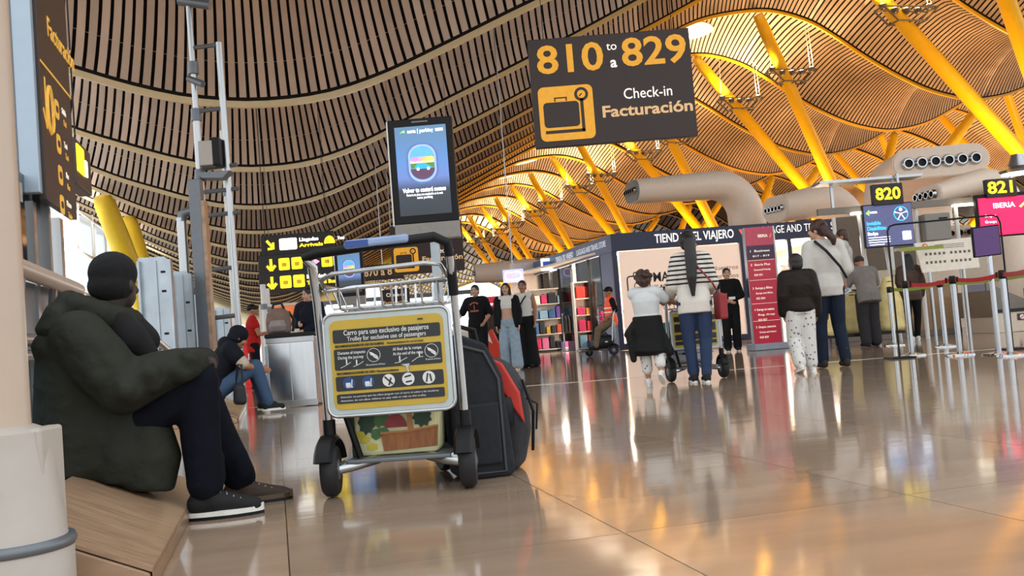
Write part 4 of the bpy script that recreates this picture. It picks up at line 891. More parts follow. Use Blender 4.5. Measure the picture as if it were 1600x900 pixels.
mb = MB(); mb.ball(h((0, -.012, .05)), (.096, .116, .098), 14, HM); mb.ball(h((0, -.03, -.01)), (.095, .104, .075), 12, HM); blob('beanie', mb, mat('black_knit', '0d0d10', 0.95, 0, 0.3, 40, bump=0.3), r, .011, 3)
# ---- crouching man on the far plinth
g = st(-0.62, 12.0); b_ = at(348, 606, 11.8)
def crouch(loc, rz, label):
    P = dict(pelvis=(0, -.05, .13), waist=(0, -.02, .27), chest=(0, .1, .47), neck=(0, .18, .62), head=(0, .26, .70), shL=(-.17, .14, .56), shR=(.17, .14, .56), elL=(-.24, .3, .37), elR=(.24, .3, .37), wrL=(-.12, .48, .32), wrR=(.10, .48, .32),
             hipL=(-.09, .0, .12), hipR=(.09, .0, .12), knL=(-.14, .42, .36), knR=(.14, .42, .36), anL=(-.12, .52, -.08), anR=(.12, .54, -.08), hdL=(.3, .7, -.2), hdR=(-.3, .7, -.2))
    return person(loc, rz, 1.72, label, P, 'tan', [dict(name='vest', m=fabric('navy_vest', '14171f'), o=.045, sleeve=.2, hood=True), dict(name='tee_shirt', m=fabric('cream_tee', 'b8ab98'), o=.02, sleeve=.42)], dict(m=fabric('faded_jeans', '3f5570'), o=.02), dict(m=SHB, sole=WSOLE), dict(style='beanie', name='hood', m=fabric('navy_vest', '14171f'), k=1.1), head=(-.5, 0, 0), vox=.014)
cm = crouch(st(-0.66, 11.6, 0.2), AX - math.pi / 2 + 0.15, 'crouching man in dark hooded vest and jeans on the far plinth')
r = empty('shoulder_bag', cm.matrix_basis @ V3(.30, .2, -.06), AX - 1.2, 'black shoulder bag hanging beside the crouching man', 'bag'); mb = MB(); eloft(mb, [((0, 0, 0.0), .12, .04), ((0, 0, .03), .15, .06), ((0, 0, .2), .14, .05), ((0, 0, .24), .1, .03)]); blob('body', mb, mat('black_nylon', '1a1b1e'), r, .014, 3)
build('strap', MB().tube([(-.12, 0, .2), (-.06, .02, .45), (.06, .02, .45), (.12, 0, .2)], .012, 6), BLACK, r)
# ---- woman behind the bin
g = ground(505, 613)
person(g + V3(-.15, .1, 0), face_rz(-.35, -1), 1.70, 'woman in navy jumper and dark cap standing behind the litter bin', dict(wrR=(.10, .2, 1.12), elR=(.24, .05, 1.14), wrL=(-.05, .24, 1.02), elL=(-.24, .02, 1.12), anR=(.13, -.02, .09)), 'light', dict(name='jumper', m=fabric('navy_jumper', '171a26'), o=.035, lo=.1), dict(m=fabric('black_trousers', '14151a'), o=.02), dict(m=SHB, sole=WSOLE), dict(style='bun', m=HBLK), head=(-.1, 0, -.5), vox=.013)
# ---- man in red further back
g = at(398, 560, 18.6); g.z = 0
person(g, face_rz(.9, .3), 1.66, 'man in red vest and black cap beyond the crouching man', dict(wrR=(.16, .34, 1.12), elR=(.22, .1, 1.1), wrL=(-.16, .34, 1.14), elL=(-.22, .1, 1.1)), 'tan', dict(name='vest', m=fabric('red_vest', 'b3211f'), o=.03, sleeve=.2, lo=.1), dict(m=fabric('black_trousers', '14151a'), o=.02), dict(m=SHB), dict(style='cap', m=BLACK), vox=.016)
# ---- group of young people in the middle
def stand(px, py, rz, H, label, **kw):
    g = ground(px, py); return person(g, rz, H, label, **kw)
BT = fabric('black_tee', '17181b'); 
p = stand(752, 580, face_rz(-.25, -1), 1.72, 'young man in black tee shirt with red chest print', pose=dict(elR=(.32, -.03, 1.17), wrR=(.42, .12, 1.02), elL=(-.26, -.04, 1.13), wrL=(-.2, .16, .98)), top=dict(name='tee_shirt', m=BT, o=.03, sleeve=.46, lo=.08), bottom=dict(m=fabric('black_jeans', '191b20'), o=.025, flare=.02), shoe=dict(m=SHB, sole=WSOLE), hair=dict(style='short', m=HBLK))
PR = mat('red_chest_print', 'a5564e', 0.8)
mb = MB()
for a in range(0, 10): mb.prism(bar((-.085 + .017 * a, 1.335 + .03 * math.sin(a / 9 * math.pi)), (-.068 + .017 * a, 1.335 + .03 * math.sin((a + 1) / 9 * math.pi)), .03), .145, .165)
mb.prism(rrect(.17, .035, .008, 3, 0, 1.2), .14, .16); mb.prism(rrect(.02, .09, .006, 3, 0, 1.275), .14, .16)
build('chest_print', mb, PR, p)
JK = fabric('black_jacket', '15161a'); LJ = fabric('light_wash_jeans', '93a5b3', var=.2); WT = fabric('white_top', 'd9d6d0', var=.05)
stand(800, 578, face_rz(-.2, -1), 1.68, 'young woman in white crop top, light wide jeans and open black jacket', pose=dict(anL=(-.14, .06, .09), knL=(-.13, .07, .5), anR=(.10, -.08, .09)), top=[dict(name='crop_top', m=WT, o=.014, sleeve=0, crop=1)], bottom=dict(m=LJ, o=.02, flare=.055), shoe=dict(m=mat('tan_leather', 'a2753c', 0.6), sole=WSOLE), hair=dict(style='long', L=.3, m=HBLK))
def jacket(root, m):
    mb = MB()
    for sx in (-1, 1):
        capsule(mb, (sx * .175, 0, 1.40), .078, (sx * .228, -.02, 1.13), .07); capsule(mb, (sx * .228, -.02, 1.13), .07, (sx * .225, .05, .92), .06)
        eloft(mb, [((sx * .16, 0, .82), .045, .11), ((sx * .155, 0, 1.0), .05, .12), ((sx * .14, 0, 1.25), .06, .12), ((sx * .11, -.01, 1.42), .06, .07)])
    eloft(mb, [((0, -.11, .82), .17, .03), ((0, -.115, 1.1), .17, .035), ((0, -.11, 1.3), .17, .04), ((0, -.07, 1.43), .12, .05)])
    return blob('jacket', mb, m, root, .014, 3)
last = [o for o in bpy.data.objects if o.get('category') == 'person'][-1]; jacket(last, JK)
tk = stand(826, 574, face_rz(-.25, -1), 1.74, 'young man in white tank top and black wide trousers', pose=dict(wrL=(-.23, .1, .9)), skin='tan', top=dict(name='tank_top', m=WT, o=.014, sleeve=0, lo=.0), bottom=dict(m=fabric('black_wide_trousers', '1b1b1e'), o=.025, flare=.07), shoe=dict(m=SHB), hair=dict(style='short', m=HBLK))
build('strap', MB().tube([(-.1, -.02, 1.47), (-.04, .14, 1.35), (.1, .15, 1.15)], .014, 6), BLACK, tk)
g = ground(836, 571); r = empty('garment_bag', g + V3(.0, .05, 0), 0, 'soft black garment bag held at the tank-top man\'s side', 'bag'); mb = MB(); mb.prism([(-.08, 0), (.12, 0), (.13, .1), (.0, .62), (-.05, .66), (-.09, .5)], -.08, .08); build('body', mb, mat('black_nylon', '1a1b1e'), r, bevel=.03); build('grip', MB().tube([(-.06, 0, .6), (-.05, 0, .74), (-.0, 0, .72), (-.0, 0, .58)], .01, 6), BLACK, r)
stand(782, 566, face_rz(.2, -1), 1.6, 'person in brown jacket half hidden behind the couple', top=dict(name='jacket', m=fabric('brown_jacket', '4a3a30'), o=.04, lo=.08), bottom=dict(m=fabric('black_trousers', '14151a'), o=.02), shoe=dict(m=mat('grey_suede', '77716a', .8)), hair=dict(style='short', m=HBRN), vox=.018)
g = ground(768, 572); r = empty('red_bag', g + V3(.02, .2, .0), 0, 'bright red bag with white corner among the group', 'bag'); mb = MB(); mb.prism([(-.17, 0), (.17, 0), (.2, .5), (.05, .86), (-.12, .7), (-.19, .4)], -.1, .1); build('body', mb, mat('scarlet_vinyl', 'd5361f', .45), r, bevel=.04); build('white_corner', MB().prism([(-.17, .66), (-.02, .55), (.04, .5), (-.04, .76)], -.108, -.095), WHITE, r); build('grip', MB().tube([(-.06, 0, .72), (0, 0, .9), (.06, 0, .8)], .012, 6), BLACK, r)
# ---- man in hi-vis vest perched on a trolley
g = ground(940, 556)
t2 = trolley(g + V3(.3, .0, 0), math.pi / 2 - .1, 'luggage trolley seen from the side under the hi-vis man', False, .95)
pz = dict(pelvis=(0, 0, .82), waist=(0, .01, .96), chest=(0, -.01, 1.17), neck=(0, -.01, 1.335), head=(0, .02, 1.48), shL=(-.18, 0, 1.28), shR=(.18, 0, 1.28), elL=(-.24, -.06, 1.02), elR=(.24, -.06, 1.02), wrL=(-.2, .14, .88), wrR=(.2, .02, .82), hipL=(-.09, .02, .80), hipR=(.09, .02, .80), knL=(-.1, .36, .62), knR=(.1, .30, .56), anL=(-.1, .44, .24), anR=(.1, .38, .24))
hv = person(g + V3(.30, -.05, 0), face_rz(-1, -.15), 1.75, 'man in orange hi-vis vest and black cap perched on a trolley', pz, 'tan', [dict(name='tee_shirt', m=BT, o=.018, sleeve=.46), dict(name='hi_vis_vest', m=mat('hi_vis_orange', 'f2562a', .6, emit=.12), o=.035, sleeve=0, lo=.04)], dict(m=fabric('khaki_trousers', '7d6b58'), o=.022), dict(m=SHB), dict(style='cap', m=BLACK))
for z in (1.0, 1.10): build('reflective_band', MB().tube([(.188 * math.cos(a * .314), .148 * math.sin(a * .314), z) for a in range(20)], .012, 6, closed=True), mat('reflective_white', 'ecebe6', .4, emit=.2), hv)
r = empty('rucksack', g + V3(.12, -.12, .16), 0, 'black rucksack lying on the trolley deck by the hi-vis man', 'backpack'); mb = MB(); eloft(mb, [((-.2, 0, .17), .1, .1), ((-.17, 0, .17), .16, .13), ((.14, 0, .17), .16, .13), ((.19, 0, .17), .1, .1)], right=V3(0, 0, 1)); blob('body', mb, mat('black_nylon', '1a1b1e'), r, .018, 3); build('badge', MB().box((0, -.14, .17), (.06, .01, .03)), WHITE, r); build('strap', MB().tube([(-.1, 0, .3), (0, 0, .38), (.1, 0, .3)], .014, 6), BLACK, r)
# ---- woman in the striped jumper, her trolley, the girl
def striped():
    m = mat('striped_knit', 'dcd6cc', 0.9, 0, 0.05); nt, b = nodes_of(m)
    tc = [n for n in nt.nodes if n.type == 'TEX_COORD'][0]; sx = nt.nodes.new('ShaderNodeSeparateXYZ'); nt.links.new(tc.outputs['Object'], sx.inputs[0])
    a = nt.nodes.new('ShaderNodeMath'); a.operation = 'MULTIPLY'; a.inputs[1].default_value = 1 / .052; nt.links.new(sx.outputs[2], a.inputs[0])
    f = nt.nodes.new('ShaderNodeMath'); f.operation = 'FRACT'; nt.links.new(a.outputs[0], f.inputs[0])
    g = nt.nodes.new('ShaderNodeMath'); g.operation = 'GREATER_THAN'; g.inputs[1].default_value = .62; nt.links.new(f.outputs[0], g.inputs[0])
    z = nt.nodes.new('ShaderNodeMath'); z.operation = 'GREATER_THAN'; z.inputs[1].default_value = 1.105; nt.links.new(sx.outputs[2], z.inputs[0])
    k = nt.nodes.new('ShaderNodeMath'); k.operation = 'MULTIPLY'; nt.links.new(g.outputs[0], k.inputs[0]); nt.links.new(z.outputs[0], k.inputs[1])
    mx0 = [n for n in nt.nodes if n.type == 'MIX'][0]; mx = nt.nodes.new('ShaderNodeMix'); mx.data_type = 'RGBA'; mx.inputs[7].default_value = (.012, .012, .014, 1)
    nt.links.new(k.outputs[0], mx.inputs[0]); nt.links.new(mx0.outputs[2], mx.inputs[6]); nt.links.new(mx.outputs[2], b.inputs['Base Color']); return m
gw = ground(1096, 598); WRZ = face_rz(.02, 1)
sw = person(gw + V3(0, .02, 0), WRZ, 1.66, 'woman with long black ponytail in striped jumper and jeans pushing a trolley', dict(shL=(-.15,0,1.40), shR=(.15,0,1.40), elL=(-.225, .02, 1.13), wrL=(-.24, .26, 1.0), elR=(.225, .02, 1.13), wrR=(.24, .28, 1.04), anL=(-.06, .06, .09), knL=(-.085, .06, .5), anR=(.065, -.04, .09), hipL=(-.095, 0, .91), hipR=(.095, 0, .91)), 'tan', dict(name='striped_jumper', m=striped(), o=.028, sleeve=.9, lo=.06, so=.008), dict(m=fabric('blue_jeans', '2f3c58', .85, .1, .15), o=.014), dict(m=SHB, sole=WSOLE), dict(style='pony', L=.62, x=-.03, k=1.12, m=HBLK), head=(0, 0, -.75), vox=.011, bulk=1.02)
build('bag_strap', MB().tube([(-.06, -.15, 1.47), (.05, -.185, 1.3), (.2, -.13, 1.12), (.26, -.02, 1.04)], .010, 6), mat('red_strap', '8c2a2c', .5), sw)
r = empty('red_handbag', sw.matrix_basis @ V3(.29, -.02, .70), .1, 'small red handbag at the striped woman\'s right hip', 'handbag'); build('body', MB().prism([(-.045, 0), (.045, 0), (.05, .27), (-.04, .3)], -.12, .12), mat('dark_red_leather', '8f2329', .5), r, bevel=.02); build('flap', MB().box((.048, 0, .22), (.012, .2, .12)), mat('dark_red_leather', '8f2329'), r)
wl2, wr2 = ground(1052, 598), ground(1135, 591); c2 = (wl2 + wr2) / 2
t3 = trolley(V3(c2.x, c2.y + .12, 0), math.atan2((wr2 - wl2).y, (wr2 - wl2).x), 'luggage trolley pushed by the woman in the striped jumper', False, .95)
r = empty('hard_suitcase', t3.matrix_basis @ V3(0, .42, .165 + .02), 0, 'pale silver suitcase lying on the striped woman\'s trolley', 'suitcase'); SIL = mat('silver_shell', 'a7a3a6', .3, .3, .08); build('shell', MB().box((0, .0, .13), (.56, .36, .25)), SIL, r, bevel=.05, seg=4); build('seam', MB().box((0, 0, .13), (.565, .365, .012)), DARKST, r); build('grip', MB().tube([(-.08, -.19, .13), (-.06, -.22, .13), (.06, -.22, .13), (.08, -.19, .13)], .012, 6), BLACK, r)
for sx in (-.2, 0, .2): build('rib', MB().box((sx, -.18, .13), (.02, .012, .2)), SIL, r)
r = empty('green_bag', t3.matrix_basis @ V3(-.12, .5, .46), .2, 'dark green bag on top of the striped woman\'s suitcase', 'bag'); mb = MB(); eloft(mb, [((-.16, 0, .12), .07, .08), ((-.12, 0, .13), .12, .12), ((.12, 0, .14), .13, .12), ((.16, 0, .12), .08, .08)], right=V3(0, 0, 1)); blob('body', mb, fabric('teal_canvas', '2b5a52'), r, .018, 3); build('grip', MB().tube([(-.06, 0, .25), (0, 0, .34), (.06, 0, .26)], .012, 6), WHITE, r)
gg = ground(1020, 603)
FLW = mat('floral_cotton', 'd8d5d0', .9, 0, .08); nt, b = nodes_of(FLW); vo = nt.nodes.new('ShaderNodeTexVoronoi'); vo.inputs['Scale'].default_value = 16; tc = [n for n in nt.nodes if n.type == 'TEX_COORD'][0]; nt.links.new(tc.outputs['Object'], vo.inputs['Vector']); lt = nt.nodes.new('ShaderNodeMath'); lt.operation = 'LESS_THAN'; lt.inputs[1].default_value = .24; nt.links.new(vo.outputs['Distance'], lt.inputs[0]); mx = nt.nodes.new('ShaderNodeMix'); mx.data_type = 'RGBA'; mx.inputs[7].default_value = lin('77737a'); nt.links.new(lt.outputs[0], mx.inputs[0]); nt.links.new([n for n in nt.nodes if n.type == 'MIX'][0].outputs[2], mx.inputs[6]); nt.links.new(mx.outputs[2], b.inputs['Base Color'])
gl = person(gg, face_rz(.25, 1), 1.26, 'little girl with curly brown hair, white tee and black jacket round her waist', dict(elR=(.30, .14, 1.28), wrR=(.42, .36, 1.22), elL=(-.06, .28, 1.27), wrL=(.16, .42, 1.26), anR=(.16, -.16, .20), knR=(.13, .04, .54), toeR=(.1, .75, -.6), anL=(-.06, .06, .09), knL=(-.08, .06, .5)), 'tan', dict(name='tee_shirt', m=fabric('white_tee', 'cfd2d2', var=.05), o=.036, sleeve=.36, lo=.1), dict(m=FLW, o=.018, len=.62, flare=.02), dict(m=mat('white_canvas', 'd9d7d2', .8), sole=WSOLE), dict(style='curly', m=HBRN), hs=1.22, vox=.012, bulk=1.12)
mb = MB(); eloft(mb, [((-.02, -.02, .46), .17, .13), ((-.02, -.02, .52), .27, .2), ((0, -.01, .72), .25, .18), ((0, 0, .92), .235, .185), ((0, 0, 1.06), .22, .17)]); capsule(mb, (-.2, -.05, .95), .05, (-.3, -.1, .8), .06); capsule(mb, (-.28, -.1, .82), .06, (-.24, -.1, .42), .05); capsule(mb, (.2, 0, .8), .06, (.3, .0, .5), .07); blob('tied_jacket', mb, fabric('black_puffer', '191a19', .75, .15, .5), gl, .014, 3)
# ---- shop assistant in black
ga = ground(1146, 549)
sa = person(ga, face_rz(-.1, -1), 1.66, 'smiling man in black tracksuit standing by the store poster', dict(elL=(-.25, .06, 1.14), wrL=(-.02, .22, 1.06), elR=(.25, .06, 1.14), wrR=(.03, .24, 1.03)), 'light', dict(name='track_top', m=fabric('black_track_top', '141416'), o=.032, lo=.1, sleeve=.8), dict(m=fabric('black_track_trousers', '161719'), o=.025, flare=.015), dict(m=SHB, sole=WSOLE), dict(style='short', m=HBLK))
for sx in (-1, 1): build('trouser_stripe', MB().tube([(sx * .185, .03, .85), (sx * .19, .045, .5), (sx * .17, .0, .14)], .008, 6), WHITE, sa)
build('card', MB().box((-.03, .30, 1.09), (.13, .01, .05)), WHITE, sa)
# ---- mother with toddler, boy
gm = ground(1304, 574)
mo_ = person(gm, face_rz(.05, 1), 1.76, 'mother in white top and dark jeans with crossbody strap, carrying a toddler', dict(shL=(-.155,0,1.40), shR=(.155,0,1.40), elL=(-.215, -.02, 1.13), wrL=(-.22, .1, .9), elR=(.235, .02, 1.13), wrR=(.22, .2, 1.05), anL=(-.12, .0, .09), knL=(-.11, .03, .5), anR=(.12, -.06, .09), head=(-.04, .03, 1.60)), 'light', dict(name='white_top', m=fabric('white_sweatshirt', 'cbc7bf', var=.06), o=.03, lo=.03, so=.01), dict(m=fabric('dark_navy_jeans', '1c2535'), o=.02), dict(m=mat('dark_suede_boot', '241d1c', .8), high=.12), dict(style='pony', L=.2, x=.12, k=1.08, rk=.72, m=HBRN), head=(0, 0, .95), vox=.012, bulk=1.0)
build('crossbody_strap', MB().tube([(-.12, -.10, 1.47), (-.02, -.19, 1.34), (.12, -.185, 1.15), (.2, -.12, 1.02)], .016, 6), BLACK, mo_)
TP = dict(pelvis=(0, 0, .95), hipL=(-.1, .0, .92), hipR=(.1, .0, .92), knL=(-.26, .16, .84), knR=(.26, .1, .80), anL=(-.24, .14, .5), anR=(.3, .02, .5), elL=(-.22, .2, 1.25), wrL=(-.12, .42, 1.3), elR=(.25, .12, 1.2), wrR=(.1, .35, 1.15), toeL=(-.1, .8, -.5), toeR=(.3, .8, -.5))
td = person(gm + V3(.27, .10, .63), face_rz(-.9, .3), .98, 'toddler in grey jumper with bare legs on the mother\'s right hip', TP, 'tan', dict(name='jumper', m=fabric('grey_jumper', 'a9a6a2'), o=.05, lo=.02), dict(name='shorts', m=fabric('grey_jumper', 'a9a6a2'), o=.03, len=.05), dict(m=mat('blue_white_canvas', '9fb0c2', .8), sole=WSOLE), dict(style='short', m=HBRN), hs=1.35, vox=.02, bulk=1.2)
gb = ground(1259, 582)
by = person(gb, face_rz(.0, 1), 1.33, 'boy in dark brown puffer jacket and pale patterned trousers', dict(anL=(-.1, -.10, .12), toeL=(-.15, .9, -.3), knL=(-.11, .05, .5), anR=(.11, .06, .09), wrR=(.25, .06, .86)), 'tan', dict(name='puffer_jacket', m=fabric('brown_puffer', '221a15', .6, .15, .5), o=.045, lo=.0, collar=True, so=.01), dict(m=FLW, o=.03, flare=.02, len=.9), dict(m=mat('white_canvas', 'd9d7d2'), sole=WSOLE), dict(style='short', m=HBLK), hs=1.2, vox=.013, bulk=1.1)
# ---- man with the bag cart, woman in bronze jacket
gc = ground(1362, 541)
cmn = person(gc, face_rz(-.1, 1), 1.62, 'man in grey tee shirt and cap leaning over a cart of sacks', dict(pelvis=(0, -.06, .95), waist=(0, -.02, 1.08), chest=(0, .06, 1.26), neck=(0, .1, 1.41), head=(0, .17, 1.53), shL=(-.18, .08, 1.36), shR=(.18, .08, 1.36), elL=(-.28, .2, 1.12), wrL=(-.26, .4, 1.0), elR=(.28, .2, 1.12), wrR=(.26, .4, 1.0)), 'tan', dict(name='tee_shirt', m=fabric('grey_tee', '77716c'), o=.035, sleeve=.44, lo=.06), dict(m=fabric('charcoal_trousers', '2f2d2f'), o=.03, flare=.02), dict(m=SHB), dict(style='cap', m=fabric('grey_cap', '3a3532')), head=(-.4, 0, 0), bulk=1.1)
r = empty('hand_cart', gc + V3(-.05, .55, 0), 0, 'low black hand cart loaded with cream sacks', 'cart')
build('deck', MB().box((0, -.08, .2), (1.4, .7, .04)), BLACK, r); build('push_bar', MB().tube([(-.28, -.22, .2), (-.28, -.28, .95), (.28, -.28, .95), (.28, -.22, .2)], .016, 8), STEEL, r)
for sx in (-.28, .28):
    for sy in (-.18, .18): wheel(r, sx, sy, .08, .04)
SACK = fabric('cream_sack', 'dcc88c', .85, .2, .5, 6)
for i, (x, y, w, hgt, c, lab) in enumerate(((-.52, -.3, .2, .62, SACK, 'cream sack on the left side of the hand cart'), (.55, -.22, .24, .95, SACK, 'tall cream sack on the right side of the hand cart'), (0, .1, .26, .75, SACK, 'cream sack in the middle of the hand cart'))):
    q = empty('sack', gc + V3(-.05 + x, .55 + y, .225), 0, lab, 'sack', 'sacks on the hand cart'); mb = MB(); eloft(mb, [((0, 0, 0), w * .8, .14), ((0, 0, .06), w * 1.0, .18), ((0, 0, hgt * .55), w * .95, .17), ((0, 0, hgt * .85), w * .55, .1), ((0, 0, hgt), w * .25, .06)]); blob('body', mb, c, q, .022, 3); build('tie', MB().tube([(w * .35 * math.cos(a * .52), .08 * math.sin(a * .52), hgt * .9) for a in range(12)], .012, 5, closed=True), BLACK, q)
q = empty('tote_bag', gc + V3(-.78, .12, .5), .3, 'brown leather tote hanging from the cart bar', 'bag'); build('body', MB().prism([(-.15, 0), (.15, 0), (.17, .42), (-.13, .5)], -.06, .06), mat('brown_leather', '6b4630', .55, 0, .15), q, bevel=.03); build('grip', MB().tube([(-.08, 0, .45), (-.04, 0, .6), (.06, 0, .58), (.1, 0, .42)], .01, 6), mat('brown_leather', '6b4630'), q)
gk = ground(1431, 533)
wk = person(gk, face_rz(-.05, 1), 1.56, 'woman with long dark hair in bronze jacket and black leggings', dict(anR=(.07, .06, .09), anL=(-.09, -.04, .09)), 'tan', dict(name='jacket', m=fabric('bronze_jacket', '4a3a2e', .5, .2), o=.035, lo=.06), dict(m=fabric('black_leggings', '121214'), o=.012), dict(m=mat('white_canvas', 'd9d7d2'), sole=WSOLE), dict(style='long', L=.36, m=HBLK), head=(0, 0, 0))
q = empty('black_tote', gk + V3(-.32, .02, .45), .1, 'black tote on the bronze-jacket woman\'s left shoulder', 'bag'); build('body', MB().prism([(-.06, 0), (.06, 0), (.05, .36), (-.05, .36)], -.15, .15), mat('black_nylon', '1a1b1e'), q, bevel=.02); build('grip', MB().tube([(0, -.1, .34), (.06, -.05, .75), (.06, .05, .75), (0, .1, .34)], .01, 6), BLACK, q)
# ================================================================ travel store
c0 = Vector((2.80, 26.2, 0)); cR = Vector((10.05, 27.0, 0)); cF = Vector((0.45, 36.2, 0))
fdir = (cR - c0).normalized(); FRZ = math.atan2(fdir.y, fdir.x); FL = (cR - c0).length
sdir = (cF - c0).normalized(); SL = (cF - c0).length; SRZ = math.atan2(-sdir.y, -sdir.x)      # local x runs from far end to corner
NAVYS = mat('store_navy', '24284a', 0.4, 0, 0.05); NAVYSIDE = mat('store_slate_blue', '56658a', 0.4, 0, 0.05); POST = mat('poster_pink_white', 'e6cbb8', 0.5, 0, 0.03, emit=0.3); INK = mat('ink_black', '17161a', 0.6); SGREY = mat('ink_grey', '9a8d86', 0.6)
SW_ = mat('store_sign_white', 'f4f0ea', 0.4, emit=0.5); ORG = mat('store_orange_mark', 'e0674a', 0.4, emit=0.4)
Hs = 3.2
ST = empty('travel_store', c0, FRZ, 'navy travel store with white lettering TIENDA DEL VIAJERO', 'store')
build('fascia', MB().box((FL / 2, 0.1, 2.96), (FL, 0.2, 0.48)), NAVYS, ST, bevel=0.01)
build('corner_post', MB().box((0.07, 0.08, 1.36), (0.14, 0.16, 2.72)), NAVYS, ST)
xs_ = [3.72, 4.9, 5.02]
build('poster_panel', MB().box((1.9, 0.06, 1.42), (3.4, 0.04, 2.55)), POST, ST)
build('base_band', MB().box((1.9, 0.03, 0.09), (3.5, 0.1, 0.18)), NAVYS, ST)
for x in (3.68, 5.05, FL - 0.07): build('frame_post', MB().box((x, 0.08, 1.36), (0.12, 0.16, 2.72)), NAVYS, ST)
build('base_band', MB().box((FL - 1.15, 0.03, 0.14), (2.2, 0.1, 0.28)), NAVYS, ST)
pn = build('window_glass', MB().box((FL - 1.15, 0.08, 1.5), (2.1, 0.02, 2.4)), glass_mat('shop_glass', 'f6f8f8', 0.0, ior=1.2), ST)
def on_front(o): return o
text('TIENDA DEL VIAJERO', 0.34, SW_, ST, 2.35, 2.97, -0.012, bold=0.015, width=2.25)
build('orange_mark', MB().prism([(3.62, 3.08), (3.72, 3.08), (3.84, 2.86), (3.74, 2.86)], -0.016, -0.002), ORG, ST)
text('LUGGAGE AND TRAVEL STORE', 0.3, SW_, ST, 5.45, 3.0, -0.012, width=2.9)
# poster print
text('MALETAS', 0.36, INK, ST, 1.75, 1.92, 0.036, bold=0.02, width=1.3); text('Y ACCESORIOS', 0.15, INK, ST, 1.65, 1.66, 0.036, bold=0.02, width=1.05); text('LUGGAGE & ACCESSORIES', 0.13, SGREY, ST, 1.7, 1.47, 0.036, width=1.15)
text('Nuestros', 0.17, SGREY, ST, 3.15, 2.05, 0.036, bold=0.01, width=0.75); text('servicios', 0.17, SGREY, ST, 3.17, 1.82, 0.036, bold=0.01, width=0.7); text('Our services', 0.12, SGREY, ST, 3.17, 1.62, 0.036, width=0.66)
mb = MB(); mb.tube([(x, 0.034, z) for x, z in rrect(0.62, 0.5, 0.08, 4, 0.68, 1.75)], 0.018, 5, closed=True); mb.tube([(0.55, 0.034, 2.0), (0.57, 0.034, 2.1), (0.68, 0.034, 2.1), (0.72, 0.034, 2.13), (0.84, 0.034, 2.1)], 0.016, 5); mb.tube([(0.68 + 0.12 * math.cos(a * .52), 0.034, 1.72 + 0.12 * math.sin(a * .52)) for a in range(12)], 0.012, 5, closed=True); build('suitcase_drawing', mb, INK, ST)
for x0, z0, w, hh in ((0.9, 0.75, .55, .8), (1.5, 0.9, .5, .55)): build('case_outline', MB().tube([(x, 0.036, z) for x, z in rrect(w, hh, .06, 4, x0, z0)], 0.007, 4, closed=True), mat('poster_line', 'd3b39f', .6), ST)
# side wall
SDE = empty('side_front', (0, 0, 0)); SDE.parent = ST; SDE.rotation_euler.z = SRZ - FRZ
def sx(d): return -d            # distance back from the corner
def side(name, mb, m, parent=None, **k): return build(name, mb, m, parent or SDE, **k)
side('side_fascia', MB().box((-SL / 2, 0.1, 2.96), (SL, 0.2, 0.48)), NAVYSIDE, bevel=0.01)
side('side_pier', MB().box((-0.62, 0.08, 1.36), (1.0, 0.12, 2.72)), NAVYSIDE)
side('side_base', MB().box((-SL * 0.29 - 0.1, 0.06, 0.15), (SL * 0.36, 0.14, 0.3)), NAVYS)
side('side_base', MB().box((-SL * 0.78, 0.06, 0.15), (SL * 0.44, 0.14, 0.3)), NAVYS)
text('TIENDA DEL VIAJERO', 0.26, mat('side_sign_white', 'dfe2ea', 0.4, emit=0.3), SDE, -4.6, 2.98, -0.008, width=2.0, bold=0.01); text('LUGGAGE AND TRAVEL STORE', 0.24, mat('side_sign_white', 'dfe2ea'), SDE, -1.85, 2.98, -0.008, width=2.8)
blade = side('blade_sign', MB().box((-6.4, -0.1, 2.93), (0.1, 0.4, 0.42)), mat('blade_white', 'dfe4f2', .4, emit=.6)); side('blade_mark', MB().box((-6.34, -0.1, 2.93), (0.02, 0.3, 0.2)), mat('blade_blue', '3c55a0', .4, emit=.4), blade)
panes = [1.15, 2.35, 3.5, 4.15, 5.6, 6.7, 7.8, 8.9, SL]
for i in range(len(panes) - 1):
    a, b_ = panes[i], panes[i + 1]
    if i == 2: continue                          # open doorway
    side('shop_pane', MB().box((-(a + b_) / 2, 0.06, 1.5), (b_ - a - 0.04, 0.02, 2.4)), glass_mat('shop_glass', 'f0f4f4'))
for a in panes: side('pane_post', MB().box((-a, 0.05, 1.5), (0.05, 0.08, 2.42)), BLACK)
side('door_jamb', MB().box((-3.5, 0.05, 1.5), (0.06, 0.1, 2.42)), CHROME)
